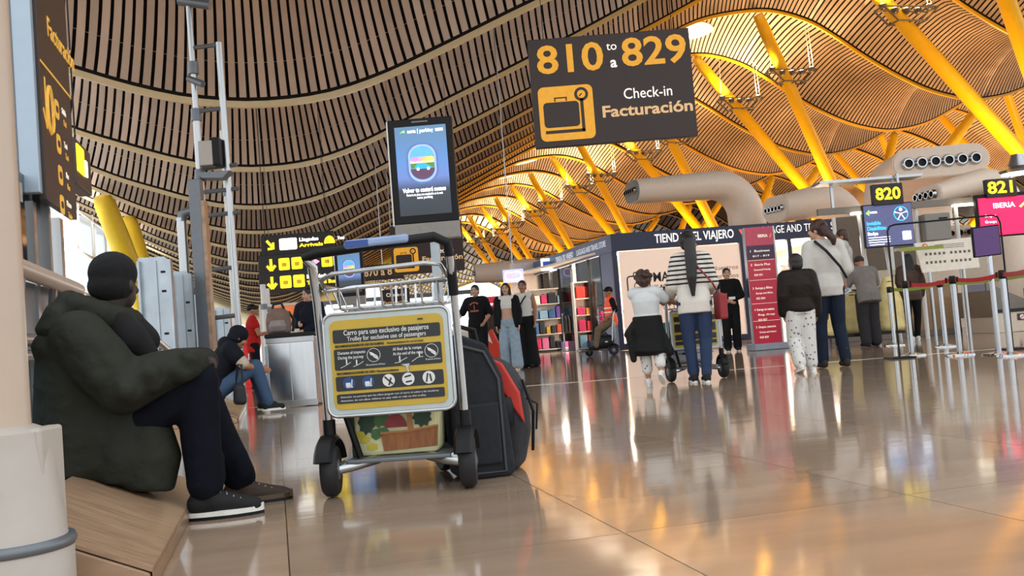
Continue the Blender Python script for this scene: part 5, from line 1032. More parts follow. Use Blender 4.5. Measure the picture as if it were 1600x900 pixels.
# inside: floor lights and shelving; the shop's own ceiling panels light it
INW = mat('shop_inner_white', 'efe4d6', 0.6)
build('back_wall', MB().box((FL / 2 - 0.9, 8.6, 1.6), (FL + 2.0, 0.1, 3.2)), INW, ST)
build('ceiling_panel', MB().add([V3(0.1, 0.2, 2.78), V3(FL - .2, 0.2, 2.78), V3(FL - .2, 8.5, 2.78), V3(-1.75, 8.5, 2.78), V3(0.1, 0.2, 2.84), V3(FL - .2, 0.2, 2.84), V3(FL - .2, 8.5, 2.84), V3(-1.75, 8.5, 2.84)], [(0, 1, 2, 3), (7, 6, 5, 4), (0, 4, 5, 1), (1, 5, 6, 2), (2, 6, 7, 3), (3, 7, 4, 0)]), INW, ST)
build('partition', MB().box((FL - 0.05, 4.3, 1.4), (0.1, 8.4, 2.8)), INW, ST)
for i, (x, y) in enumerate(((0.8, 1.6), (0.4, 3.8), (-0.3, 6.2), (4.2, 1.6), (5.9, 1.2), (6.5, 2.4), (4.0, 4.5))):
    lp = build('ceiling_lamp', MB().box((x, y, 2.735), (0.9, 0.3, 0.03)), mat('shop_lamp', 'fff4e2', 0.4, emit=9.0), ST)
    l = bpy.data.lights.new('shop_lamp_light', 'AREA'); l.energy = 220; l.size = 0.9; l.color = (1, .9, .78); lo = bpy.data.objects.new('shop_lamp_light', l); link(lo, ST); lo.location = (x, y, 2.70)
STM = ST.matrix_basis
random.seed(5)
PAL = ['d8386f', 'e87fa8', 'd33a2c', 'e3b23c', 'f0ece2', '3c6fa8', '2f8f87', '30323a', 'b9532e', 'e8d7c0', '6d4fa0', '8fb8d0']
def shelf(x, y, rz, w, label, rows=4, h=2.1):
    q = empty('display_shelf', STM @ V3(x, y, 0), FRZ + rz, label, 'shelf')
    m = mat('shelf_white', 'e9e2d8', .5)
    for sx_ in (-1, 1): build('side_panel', MB().box((sx_ * w / 2, 0, h / 2), (.03, .4, h)), m, q)
    build('back_panel', MB().box((0, .19, h / 2), (w, .02, h)), m, q)
    for i in range(rows + 1): build('shelf_board', MB().box((0, 0, .08 + i * (h - .1) / rows), (w, .4, .03)), m, q)
    return q
names_ = ['pink', 'rose', 'red', 'amber', 'ivory', 'blue', 'teal', 'charcoal', 'rust', 'cream', 'purple', 'pale blue']
ROWC = []; ORD = ['one', 'two', 'three', 'four', 'five', 'six', 'seven', 'eight', 'nine', 'ten', 'eleven', 'twelve']
def stock(q, w, rows, h, n, tagw):
    k = 0
    for i in range(rows):
        z = .08 + i * (h - .1) / rows + .016; gap = (h - .1) / rows - .06; x = -w / 2 + .08
        while x < w / 2 - .14:
            bw = random.uniform(.14, .3); bh = min(gap, random.uniform(.2, .45)); ci = random.randrange(len(PAL))
            if x + bw > w / 2 - .04: break
            o = empty('boxed_case', q.matrix_basis @ V3(x + bw / 2, -.02, z), q.rotation_euler.z, '%s travel case, number %s from left, %s row, %s' % (names_[ci], ORD[len([1 for c_ in ROWC if c_ == (tagw, i)])], ['bottom', 'second', 'third', 'top'][i], tagw), 'product', 'goods on ' + tagw); ROWC.append((tagw, i))
            m = mat('goods_' + names_[ci].replace(' ', '_'), PAL[ci], .5, 0, .1)
            build('body', MB().box((0, 0, bh / 2), (bw - .02, .28, bh)), m, o, bevel=.025); build('grip', MB().tube([(-.04, 0, bh - .01), (-.03, 0, bh + .025), (.03, 0, bh + .025), (.04, 0, bh - .01)], .007, 5), BLACK, o)
            x += bw + .02; k += 1
q = shelf(0.0, 3.0, 0.0, 1.3, 'white shelf with bright goods seen through the store\'s side glass'); stock(q, 1.3, 4, 2.1, 0, 'the side window shelf')
q = shelf(-0.75, 6.0, 0.0, 1.7, 'farther white shelf deep inside the store'); stock(q, 1.7, 4, 2.1, 0, 'the deep inner shelf')
q = shelf(6.2, 1.5, 0.0, 1.9, 'shelf with suitcases behind the right shop window'); stock(q, 1.9, 3, 2.1, 0, 'the right window shelf')
q = shelf(4.35, 1.8, 0.0, 1.0, 'narrow shelf seen through the doorway beside the red banner'); stock(q, 1.0, 4, 2.1, 0, 'the doorway shelf')
for i, (x, y, lab, mc) in enumerate(((0.25, 1.5, 'clothes rack with bright garments near the store corner', ['d8386f', 'e3b23c', 'e6e2da', 'd33a2c']), (-0.3, 4.6, 'clothes rack with dark garments in the store side window', ['30323a', '4a4038', '22242c', '6a6660']))):
    q = empty('clothes_rack', STM @ V3(x, y, 0), FRZ + .1, lab, 'rack', scale=.8); build('frame', MB().tube([(-.6, 0, 0), (-.6, 0, 1.5), (.6, 0, 1.5), (.6, 0, 0)], .018, 8), CHROME, q); build('foot', MB().box((0, 0, .015), (1.3, .4, .03)), STEEL, q)
    for k in range(9):
        m = fabric('garment_' + mc[k % 4], mc[k % 4]); build('garment', MB().prism([(-.18, .75), (.18, .75), (.2, 1.25), (.06, 1.42), (-.06, 1.42), (-.2, 1.25)], -.03, .03, Matrix.Translation((-.5 + k * .125, 0, 0)) @ Matrix.Rotation(math.pi / 2, 4, 'Z')), m, q, bevel=.012)
q = empty('sale_poster', STM @ V3(FL - .55, .35, 1.75), FRZ, 'framed red and black poster in the right shop window', 'poster'); build('frame', MB().box((0, 0, 0), (.62, .03, .95)), WHITE, q); build('red_print', MB().box((-.08, -.017, .12), (.36, .006, .62)), mat('poster_red', 'd8262b', .5, emit=.4), q); build('black_print', MB().box((.08, -.022, .1), (.34, .006, .5)), INK, q); text('918', .26, mat('gold_print', 'e0a84a', .5, emit=.4), q, .08, .02, -.027, bold=.01, width=.28)
q = empty('large_poster', STM @ V3(FL - 1.2, .3, .35), FRZ, 'pale illustrated poster low in the right shop window', 'poster'); build('board', MB().box((0.1, 0, .5), (.9, .03, .95)), mat('pale_peach', 'f0d2ba', .5, emit=.25), q); build('figure_print', MB().prism(leafy(.1, .55, .3, .34, 8), -.02, -.016), mat('peach_dark', 'd98b6a', .5, emit=.2), q)
# small blue info sign left of the store, red shop board further back
q = empty('info_sign', at(802, 431, 33.5), -.05, 'small lilac square info sign left of the store fascia', 'sign'); q.location.z = at(802, 431, 33.5).z; build('board', MB().box((0, 0, 0), (.72, .1, .46)), mat('lilac_lit', 'a9a8dc', .4, emit=.8), q, bevel=.02); build('disc_mark', MB().prism(circ(.1, -.14, 0), -.06, -.05), LITP, q); build('frame_mark', MB().tube([(x, -.055, z) for x, z in rrect(.56, .26, .1, 4)], .014, 5, closed=True), LITW, q); build('hanger', MB().cyl((0, 0, .23), (0, 0, roof_z(q.location) - q.location.z), .02), STEEL, q)
b_ = at(778, 560, 42); b_.z = 0
q = empty('red_shop_board', b_, 0, 'red shop board with white letters behind the standing group', 'sign'); build('board', MB().box((0, 0, 1.95), (2.3, .15, .85)), mat('board_red', 'c3263a', .4, emit=.35), q); build('stand', MB().box((0, 0, .75), (2.2, .5, 1.5)), mat('dark_stand', '3a2e2c', .5), q); text('complements de moda', .2, LITW, q, 0, 2.05, -.09, width=1.9); text('express', .2, LITW, q, -.2, 1.75, -.09, width=1.0)
# long air outlet further back, left of the store
def stadium(w, h, n=8):
    r_ = h / 2; o = []
    for k in range(n + 1): a = -math.pi / 2 + math.pi * k / n; o.append((w / 2 - r_ + r_ * math.cos(a), r_ * math.sin(a)))
    for k in range(n + 1): a = math.pi / 2 + math.pi * k / n; o.append((-w / 2 + r_ + r_ * math.cos(a), r_ * math.sin(a)))
    return o
DUCT = mat('duct_cream', 'efdac6', 0.45, 0, 0.04); DUCTD = mat('duct_grey_face', '8b867e', 0.5, 0, 0.06)
def air_outlet(face, yaw, w, h, length, label, n=6, bend=1.0, back=None, rise=0.0, facem=None, taper=1.0, foot=0.0):
    """cream outlet: nozzle face looks along local -y; the body runs back, bends down and stands on the floor"""
    r = empty('air_outlet', (face.x, face.y, 0), yaw, label, 'air duct', 'cream air outlets')
    zc = face.z; rings = []; N_ = 10
    def ring(c, d, ww, hh):
        d = Vector(d).normalized(); up = Vector((1, 0, 0)).cross(d); return [Vector(c) + Vector((1, 0, 0)) * x + up * z for x, z in stadium(ww, hh)]
    for i in range(5):
        y = length * i / 4 * 0.8; rings.append(ring((0, y, zc + rise * i / 4), (0, 1, 0), w * (1 + (taper - 1) * i / 4), h * (1 + 0.25 * i / 4)))
    R = bend; y0 = length * .8; z0 = zc + rise
    for i in range(1, N_ + 1):
        a = math.pi / 2 * i / N_; rings.append(ring((0, y0 + R * math.sin(a), z0 - R * (1 - math.cos(a))), (0, math.cos(a), -math.sin(a)), w * taper, h * (1.25 + .35 * i / N_)))
    rings.append(ring((0, y0 + R + .1, foot), (0, .05, -1), w * taper, h * 1.9))
    build('body', MB().loft(rings), DUCT, r, smooth='auto')
    f = build('face_plate', MB().prism(stadium(w * .97, h * .94), -.03, .02, Matrix.Translation((0, 0, zc))), facem or DUCT, r)
    rr = min(h * .30, w / n * .36)
    for k in range(n):
        x = (k - (n - 1) / 2) * (w - h * .55) / n
        nz = build('nozzle', MB().lathe([(rr, 0), (rr * 1.15, -.03), (rr * .9, -.10), (rr * .7, -.1), (rr * .62, -.02)], n=18, M=Matrix.Rotation(-math.pi / 2, 3, 'X')).moved(Matrix.Translation((x, -.03, zc)) @ Matrix.Rotation(math.pi, 4, 'Z') @ Matrix.Rotation(math.pi, 4, 'X')), CHROME, r, smooth='auto')
        build('throat', MB().prism(circ(rr * .72, x, zc, 16), -.06, -.035), BLACK, nz)
    return r
# 1: side-on above the store, nozzles to the left
air_outlet(at(988, 302, 31) + V3(0, 0, .05), -math.pi / 2 + .25, 1.3, .72, 3.6, 'long cream air duct over the store pointing left', 5, 1.1, facem=DUCTD, rise=.1, foot=2.83)
# 2: behind the right end of the store
air_outlet(at(1212, 326, 28.8) + V3(0, 0, -.02), -math.pi / 2 + .35, 1.3, .8, 2.0, 'cream air duct over the store\'s right end', 5, .9, rise=.22, foot=2.83)
# 3: nozzle face towards us
f3 = at(1470, 252, 24); air_outlet(f3, -.08, 2.4, .78, 2.2, 'large cream air duct with six round nozzles facing us', 6, 1.2, rise=-.1)
# 4: shell below it, side-on
air_outlet(at(1450, 306, 21), -math.pi / 2 + .2, 1.0, .42, 1.5, 'cream air duct leaning left under the six-nozzle duct', 4, .6, rise=.25)
# 5: small low one behind the counter board
air_outlet(at(1478, 366, 22.5), -.05, 1.35, .36, .6, 'small low six-nozzle air duct behind the white counter board', 6, .5)
# 6: far one, left of the store
air_outlet(at(742, 428, 48), -math.pi / 2 + .1, 1.4, .9, 3.2, 'far cream air duct left of the store', 5, 1.0, facem=DUCTD)
# ================================================================ check-in desks
STRUC = mat('desk_frame_grey', '7d746a', 0.45, 0.3, 0.08); CREAM = mat('desk_cream', 'd2c2ae', 0.5, 0, 0.05); TAN = mat('desk_wood', 'a3825f', 0.4, 0, 0.12, 3, stretch=(1, 1, 10)); LILAC = mat('desk_lilac_panel', '8d879c', 0.5)
YD = 17.5
# the gantry over the desks
g0 = Vector((6.2, YD + .38, 0))
G = empty('desk_gantry', g0, 0.0, 'grey steel gantry with shelf over the check-in desks', 'gantry')
build('beam', MB().box((2.4, 0, 2.5), (5.6, .1, .12)), STRUC, G); build('upper_shelf', MB().box((.55, -.05, 3.02), (1.9, .5, .05)), STEEL, G)
for x in (1.45, 2.2, 5.5): build('post', MB().cyl((x, .05, 0), (x, .05, 2.5), .04, n=10), WHITE, G, smooth='auto')
for x in (.35, .75): build('leaning_post', MB().tube([(x, 0, 2.45), (x + .22, .1, 0)], .03, 8), WHITE, G, smooth='auto')
build('cross_tube', MB().tube([(.95, -.05, 1.68), (2.7, -.05, 1.72)], .03, 8), WHITE, G, smooth='auto')
for x in (-.1, 1.05): build('hanger', MB().box((x, 0, 2.75), (.05, .05, .5)), STEEL, G)
build('printer_box', MB().box((1.75, -.02, 2.05), (.48, .3, .5)), DUCTD, G, bevel=.02); build('printer_slot', MB().box((1.85, -.175, 2.2), (.16, .01, .03)), BLACK, G)
for x_, e_ in ((.5, 14), (2.4, 20), (4.4, 20)):
    build('downlight', MB().box((x_, -.1, 2.42), (.6, .16, .04)), mat('desk_lamp', 'fff0d8', .4, emit=3.0), G)
def number_sign(px0, py0, px1, py1, txt, label):
    a, b_ = at(px0, py0, YD), at(px1, py1, YD); c = (a + b_) / 2
    q = empty('number_sign', c, 0, label, 'sign', 'lit desk number signs'); w, h = b_.x - a.x + .06, a.z - b_.z + .04
    build('housing', MB().box((0, 0, 0), (w, .12, h)), mat('sign_housing', '221d18', .5), q, bevel=.01); text(txt, .3, LITY, q, 0, 0, -.064, bold=.025, width=w * .82)
    build('bracket', MB().box((w * .4, .0, h / 2 + .08), (.04, .04, .2)), STEEL, q)
number_sign(1363, 291, 1408, 317, '820', 'lit yellow desk number over the slate-blue screen')
number_sign(1540, 283, 1585, 305, '821', 'lit yellow desk number over the magenta airline screen')
# screen of desk 820
a, b_ = at(1349, 322, YD), at(1428, 381, YD); c = (a + b_) / 2; w, h = b_.x - a.x + .05, a.z - b_.z + .03
q = empty('desk_screen', c, .0, 'slate-blue screen under number 820 with a round figure emblem', 'screen'); build('housing', MB().box((0, .04, 0), (w, .1, h)), BLACK, q, bevel=.01)
build('display', MB().box((-.0, -.014, 0), (w * .97, .008, h * .95)), mat('screen_slate', '4c5074', .4, emit=.55), q); y = -.02
CY = mat('screen_cyan', '39a7e8', .4, emit=1.2); GRN = mat('screen_green', '8fe06a', .4, emit=1.0)
build('arrow_mark', MB().prism([(-w * .45, h * .3), (-w * .37, h * .38), (-w * .38, h * .24)], y - .002, y), GRN, q); text('aena', .07, LITW, q, -w * .36, h * .32, y, 'LEFT', bold=.02)
text('Invisible', .1, CY, q, -w * .45, h * .06, y, 'LEFT', bold=.02, width=w * .28); text('Disabilities', .1, CY, q, -w * .45, -h * .06, y, 'LEFT', bold=.02, width=w * .38); text('Badge', .08, LITW, q, -w * .45, -h * .18, y, 'LEFT', bold=.02)
for i in range(4): build('text_line', MB().box((-w * .22 - (.05 if i == 3 else 0), y, -h * (.27 + .055 * i)), (w * (.44 if i < 3 else .3), .003, .012)), LITW, q)
mb = MB(); mb.tube([(x, y, z) for x, z in circ(w * .14, w * .26, h * .24, 24)], .008, 5, closed=True); build('emblem_ring', mb, CY, q)
mb = MB(); cx, cz = w * .26, h * .24; mb.prism(circ(.03, cx, cz + .075), y - .003, y)
for p in (((-.1, .03), (0, 0)), ((.1, .03), (0, 0)), ((0, 0), (-.06, -.1)), ((0, 0), (.06, -.1))): mb.prism(bar((cx + p[0][0], cz + p[0][1]), (cx + p[1][0], cz + p[1][1]), .014), y - .003, y)
for p in ((-.1, .03), (.1, .03), (-.06, -.1), (.06, -.1)): mb.prism(circ(.016, cx + p[0], cz + p[1], 10), y - .003, y)
build('emblem_figure', mb, mat('screen_pale', 'd8e6f8', .4, emit=1.2), q)
build('blank_card', MB().prism(rrect(.16, .16, .015, 3, w * .34, -h * .27), y - .002, y), mat('screen_pale', 'd8e6f8'), q)
# magenta screen of desk 821
a, b_ = at(1530, 312, YD), at(1604, 362, YD); c = (a + b_) / 2 + V3(.12, 0, 0); w, h = b_.x - a.x + .3, a.z - b_.z + .04
q = empty('airline_screen', c, .0, 'magenta airline screen under number 821', 'screen'); build('housing', MB().box((0, .05, 0.02), (w + .08, .1, h + .1)), BLACK, q, bevel=.01); build('display', MB().box((0, -.006, 0), (w, .008, h)), mat('screen_magenta', 'e8124c', .4, emit=.95), q)
text('IBERIA', .13, mat('screen_white_pink', 'fbd9e2', .4, emit=1.2), q, -w * .08, h * .27, -.012, bold=.02, width=.40); build('emblem', MB().prism([(.18, .15), (.30, .24), (.29, .18), (.22, .12)], -.014, -.011), mat('emblem_amber', 'f2a96a', .4, emit=1.1), q)
text('Grupos', .07, mat('screen_white_pink', 'fbd9e2'), q, -w * .42, h * .02, -.012, 'LEFT', bold=.01); text('Groups', .07, mat('screen_white_pink', 'fbd9e2'), q, -w * .42, -h * .14, -.012, 'LEFT', bold=.01)
# white rules board, green band, counters
a, b_ = at(1428, 383, 16.9), at(1525, 418, 16.9); c = (a + b_) / 2
q = empty('rules_board', c, -.0, 'white baggage rules board with rows of small pictures, on the counter', 'notice board'); w = b_.x - a.x; build('panel', MB().prism([(-w / 2, .27), (w / 2 + .02, .30), (w / 2 + .06, -.24), (-w / 2 + .1, -.26)], -.02, .02), mat('board_white', 'ece2d2', .5), q)
mb = MB()
for i in range(10):
    for j in range(2): mb.prism(rrect(.04, .045, .006, 2, -w * .32 + i * w * .075 + (.05 if i > 4 else 0), .06 - j * .15), -.024, -.02)
build('pictures', mb, mat('ink_brown', '6a5c4c', .6), q, kind='stuff'); build('no_sign', MB().tube([(x, -.024, z) for x, z in circ(.045, -w * .33, .2, 16)], .006, 5, closed=True), mat('fire_red', 'c8201e'), q); build('no_bar', MB().prism(bar((-w * .33 - .03, .23), (-w * .33 + .03, .17), .01), -.026, -.02), mat('fire_red', 'c8201e'), q); [build('leg', MB().cyl((x_, 0, -c.z), (x_, 0, -.25), .03), STEEL, q) for x_ in (-.3, .3)]
for i in range(3): build('text_line', MB().box((w * .08, -.023, .21 - i * .03), (w * .5, .003, .008)), mat('ink_brown', '6a5c4c'), q)
def desk(x, y, label, w=1.75):
    q = empty('check_in_desk', (x, y, 0), 0.0, label, 'desk', 'check-in desks')
    build('front', MB().box((0, 0, .5), (w, .08, 1.0)), TAN, q, bevel=.01); build('plinth', MB().box((0, -.02, .06), (w, .12, .12)), STRUC, q); build('worktop', MB().box((0, .25, 1.06), (w + .1, .75, .06)), CREAM, q, bevel=.015); build('side_panel', MB().box((-w / 2, .3, .5), (.06, .6, 1.0)), LILAC, q); build('side_panel', MB().box((w / 2, .3, .5), (.06, .6, 1.0)), LILAC, q); build('back_unit', MB().box((0, .9, .7), (w, .5, 1.4)), CREAM, q, bevel=.02)
    return q
dk0 = desk(7.55, 19.2, 'wooden check-in desk behind the woman in bronze jacket', 2.6)
dk1 = desk(13.2, 19.4, 'wooden check-in desk at the right edge of the hall', 3.6)
# weighing belts
NOS = mat('plate_brown', '3a2620', .5)
for i, (x, y, lab) in enumerate(((9.35, 17.9, 'left baggage belt with steel ramp and warning plate'), (10.55, 17.6, 'right baggage belt with steel ramp and warning plate'))):
    q = empty('baggage_belt', (x, y, 0), .05, lab, 'baggage belt', 'baggage belts'); build('base', MB().box((0, .4, .2), (1.05, 1.0, .4)), CREAM, q, bevel=.01)
    build('belt', MB().add([V3(-.48, -.12, .41), V3(.48, -.12, .41), V3(.48, 1.2, .52), V3(-.48, 1.2, .52), V3(-.48, -.12, .37), V3(.48, -.12, .37), V3(.48, 1.2, .40), V3(-.48, 1.2, .40)], [(0, 1, 2, 3), (7, 6, 5, 4), (0, 4, 5, 1), (1, 5, 6, 2), (2, 6, 7, 3), (3, 7, 4, 0)]), RUB, q)
    build('side_rail', MB().prism([(-.54, .3), (-.5, .3), (-.5, .78), (-.54, .8)], -.1, 1.2), STEEL, q); build('ramp_panel', MB().add([V3(-.5, .1, .95), V3(-.5, .14, .95), V3(.5, .1, .45), V3(.5, .14, .45), V3(-.5, .1, .42), V3(-.5, .14, .42), V3(.5, .1, .41), V3(.5, .14, .41)], [(0, 2, 6, 4), (1, 5, 7, 3), (0, 1, 3, 2), (0, 4, 5, 1), (2, 3, 7, 6), (4, 6, 7, 5)]), STRUC, q)
    pl = build('warning_plate', MB().box((.05, -.11, .27), (.26, .015, .12)), NOS, q); build('plate_disc', MB().prism(circ(.045, .0, .27, 16), -.125, -.118), WHITE, pl); build('plate_mark', MB().prism(bar((-.03, .25), (.03, .29), .014), -.129, -.125), mat('fire_red', 'c8201e'), pl)
# back wall of the desk row with posts
bw = empty('back_partition', (11.5, 23.5, 0), .06, 'tall cream partition behind the check-in desks', 'partition')
build('panel', MB().box((1.5, 0, 1.15), (8.5, .12, 2.3)), CREAM, bw); build('lower_band', MB().box((1.5, -.07, .5), (8.5, .04, 1.0)), LILAC, bw); build('cap', MB().box((1.5, 0, 2.33), (8.6, .2, .06)), STRUC, bw)
for x in (-2.4, -.6, 1.2, 3.0, 4.8): build('post', MB().box((x, -.1, 1.2), (.1, .1, 2.4)), WHITE, bw)
q = empty('brown_panel', (8.3, 21.4, 0), .05, 'brown upright panels behind desk 820', 'partition')
for i in range(3): build('panel', MB().box((-.75 + i * .62, 0, 1.35), (.5, .1, 2.7)), mat('brown_laminate', '6b5a49', .45, 0, .1), q)
for i in range(3): build('white_stile', MB().box((-1.05 + i * .62, -.05, 1.35), (.07, .06, 2.7)), WHITE, q)
q = empty('green_band', at(1415, 390, 16.6), -.04, 'olive green tape band before the rules board', 'tape'); build('tape', MB().box((.27, 0, 0), (.75, .01, .06)), mat('olive_tape', '8f9a3a', .5), q); build('post', MB().box((-.05, .02, -q.location.z / 2), (.03, .03, q.location.z)), STEEL, q)
q = empty('counter_lamp', at(1592, 270, 17.5), 0, 'bright white lamp head above number 821', 'lamp'); build('shade', MB().lathe([(.3, 0), (.34, .05), (.18, .12), (.1, .34)], n=18), STEEL, q, smooth='auto'); build('tube', MB().lathe([(.30, -.02), (.28, .01)], n=18), mat('lamp_white', 'fff6e8', .4, emit=2.5), q); build('stem', MB().cyl((0, .3, -.5), (0, .3, .2), .03), STEEL, q); build('arm', MB().cyl((0, .3, .2), (0, 0, .2), .03), STEEL, q)
# queue portal of black tube and purple screen
pa = at(1406, 560, 12.2); pa.z = 0
q = empty('queue_portal', pa, 0, 'tall thin black tube portal at the queue entrance', 'portal')
x1 = at(1562, 340, 12.2).x - pa.x; zt_ = at(1410, 350, 12.2).z; build('tube', MB().tube([(0, 0, 0), (0, 0, zt_ - .08), (.03, 0, zt_ - .02), (.1, 0, zt_), (x1 - .1, 0, zt_ + .02), (x1 - .03, 0, zt_), (x1, 0, zt_ - .08), (x1, 0, 0)], .012, 8), BLACK, q, smooth='auto'); build('foot', MB().box((0, 0, .01), (.3, .3, .02)), BLACK, q); build('foot', MB().box((x1, 0, .01), (.3, .3, .02)), BLACK, q)
pc = at(1562, 560, 11.4); pc.z = 0
q = empty('queue_screen', pc, 0, 'small tilted purple screen on a chrome stand', 'screen'); zc = at(1555, 376, 11.4).z; build('stand', MB().cyl((0, 0, 0), (0, 0, zc - .05), .03, n=12), CHROME, q, smooth='auto'); build('base', MB().lathe([(.2, 0), (.19, .02), (.03, .04)], n=20), CHROME, q, smooth='auto')
M = Matrix.Translation((-.05, -.06, zc)) @ Matrix.Rotation(-.05, 4, 'Y') @ Matrix.Rotation(.1, 4, 'X'); build('housing', MB().box((0, 0, 0), (.33, .04, .36)).moved(M), BLACK, q, bevel=.008); build('display', MB().box((0, -.022, 0), (.30, .006, .33)).moved(M), mat('screen_purple', '4a3060', .3, emit=.3), q)
# stanchions and belts
def stanchion(px, py, label, back=False):
    g = ground(px, py); q = empty('queue_post', g, 0, label, 'post', 'chrome queue posts')
    build('base', MB().lathe([(.175, 0), (.17, .018), (.05, .04), (.03, .05)], n=28), CHROME, q, smooth='auto'); build('tube', MB().cyl((0, 0, .03), (0, 0, .9), .033, n=18), CHROME, q, smooth='auto'); build('head', MB().lathe([(.036, .88), (.042, .89), (.042, .965), (.034, .98)], n=18), BLACK, q, smooth='auto'); return q
s1 = stanchion(1425, 556, 'left chrome queue post of the front row'); s2 = stanchion(1500, 555, 'middle chrome queue post of the front row'); s3 = stanchion(1579, 556, 'right chrome queue post of the front row, with the red belts')
RB = mat('red_belt', 'b8202c', .6, 0, .08); GB = mat('green_belt', '93a23c', .6, 0, .08)
def belt(a, b_, m, label, z=.93, sag=.03, name='queue_belt'):
    r = empty(name, (a + b_) / 2, 0, label, 'belt'); c = (a + b_) / 2; rings = []
    d = (b_ - a); d.z = 0; n_ = V3(-d.y, d.x, 0).normalized() * .002
    for i in range(9):
        f = i / 8; p = a.lerp(b_, f) - c; zz = z - sag * 4 * f * (1 - f); rings.append([p - n_ + V3(0, 0, zz - .025), p + n_ + V3(0, 0, zz - .025), p + n_ + V3(0, 0, zz + .025), p - n_ + V3(0, 0, zz + .025)])
    build('webbing', MB().loft(rings), m, r)
    for e in (a, b_): build('clip', MB().box(tuple(e - c + (c - e).normalized() * .045 + V3(0, 0, z)), (.02, .02, .065)), BLACK, r)
P1, P2, P3 = s1.location.copy(), s2.location.copy(), s3.location.copy()
belt(P1 + (P2 - P1).normalized() * .05, P2 - (P2 - P1).normalized() * .05, RB, 'red queue belt between the left and middle front posts'); belt(P2 + (P3 - P2).normalized() * .05, P3 - (P3 - P2).normalized() * .05, RB, 'red queue belt between the middle and right front posts'); P4 = P3 + V3(.75, -.9, 0)
s4 = stanchion(1660, 590, 'chrome queue post at the right edge'); P4 = s4.location.copy(); belt(P3 + (P4 - P3).normalized() * .05, P4 - (P4 - P3).normalized() * .05, RB, 'red queue belt running out at the right edge')
k1 = stanchion(1478, 556 - 14, 'rear chrome queue post left'); k2 = stanchion(1640, 546, 'rear chrome queue post right'); K1, K2 = k1.location.copy(), k2.location.copy()
belt(K1 + (K2 - K1).normalized() * .05, K2 - (K2 - K1).normalized() * .05, GB, 'olive green queue belt of the rear row', .93); k3 = stanchion(1398, 540, 'rear slim chrome post beside the bag cart'); K3 = k3.location.copy(); belt(K3 + (K1 - K3).normalized() * .05, K1 - (K1 - K3).normalized() * .05, GB, 'olive green queue belt behind the left front post')
# red totem banner
ba = Vector((4.62, 18.8, 0)); q = empty('red_totem', ba + V3(.3, 0, 0), .12, 'tall red airline totem with white lists, before the store', 'totem')
RD = mat('totem_red', 'b5283f', .4, 0, .05, emit=.12); PK = mat('totem_rose', 'b8445a', .4, emit=.12); DKV = mat('totem_plum', '3f2440', .4, emit=.08)
build('base', MB().box((.0, 0, .06), (.75, .5, .12)), mat('totem_base', '9fa8b4', .4), q, bevel=.01); build('core', MB().box((0, .06, 1.25), (.60, .12, 2.3)), STEEL, q)
build('face', MB().box((-.01, -.004, 1.25), (.56, .012, 2.3)), RD, q); build('head_panel', MB().box((-.01, -.012, 2.22), (.56, .008, .36)), PK, q); build('dark_panel', MB().box((-.01, -.012, 1.9), (.56, .008, .28)), DKV, q); build('edge', MB().box((.295, .05, 1.25), (.03, .14, 2.3)), WHITE, q)
text('IBERIA', .08, PALE, q, .06, 2.22, -.018, bold=.02, width=.2); build('emblem', MB().prism([(.19, 2.18), (.24, 2.28), (.24, 2.22), (.21, 2.17)], -.02, -.016), ORG, q)
for z, l1, l2, nn in ((1.93, '1  Business', '817 - 819', 0), (1.66, '2  Iberia Plus', 'Oneworld Priority', '820 821'), (1.2, '3  Europa y África', 'Europe and Africa', '822 824'), (.78, '4  Entrega de maletas', 'Bag drop', '825 827'), (.44, '5  Grupos, menores', 'Groups and minors', '828 829')):
    text(l1, .06, PALE, q, -.24, z, -.019, 'LEFT', bold=.015, width=.4); text(l2, .05, PALE, q, -.18, z - .1, -.019, 'LEFT', bold=.01, width=.34)
    if nn: text(nn, .055, PALE, q, -.18, z - .2, -.019, 'LEFT', bold=.01)
for z in (1.75, 1.36, .9, .56): build('rule_line', MB().box((-.01, -.013, z), (.54, .004, .006)), PALE, q)
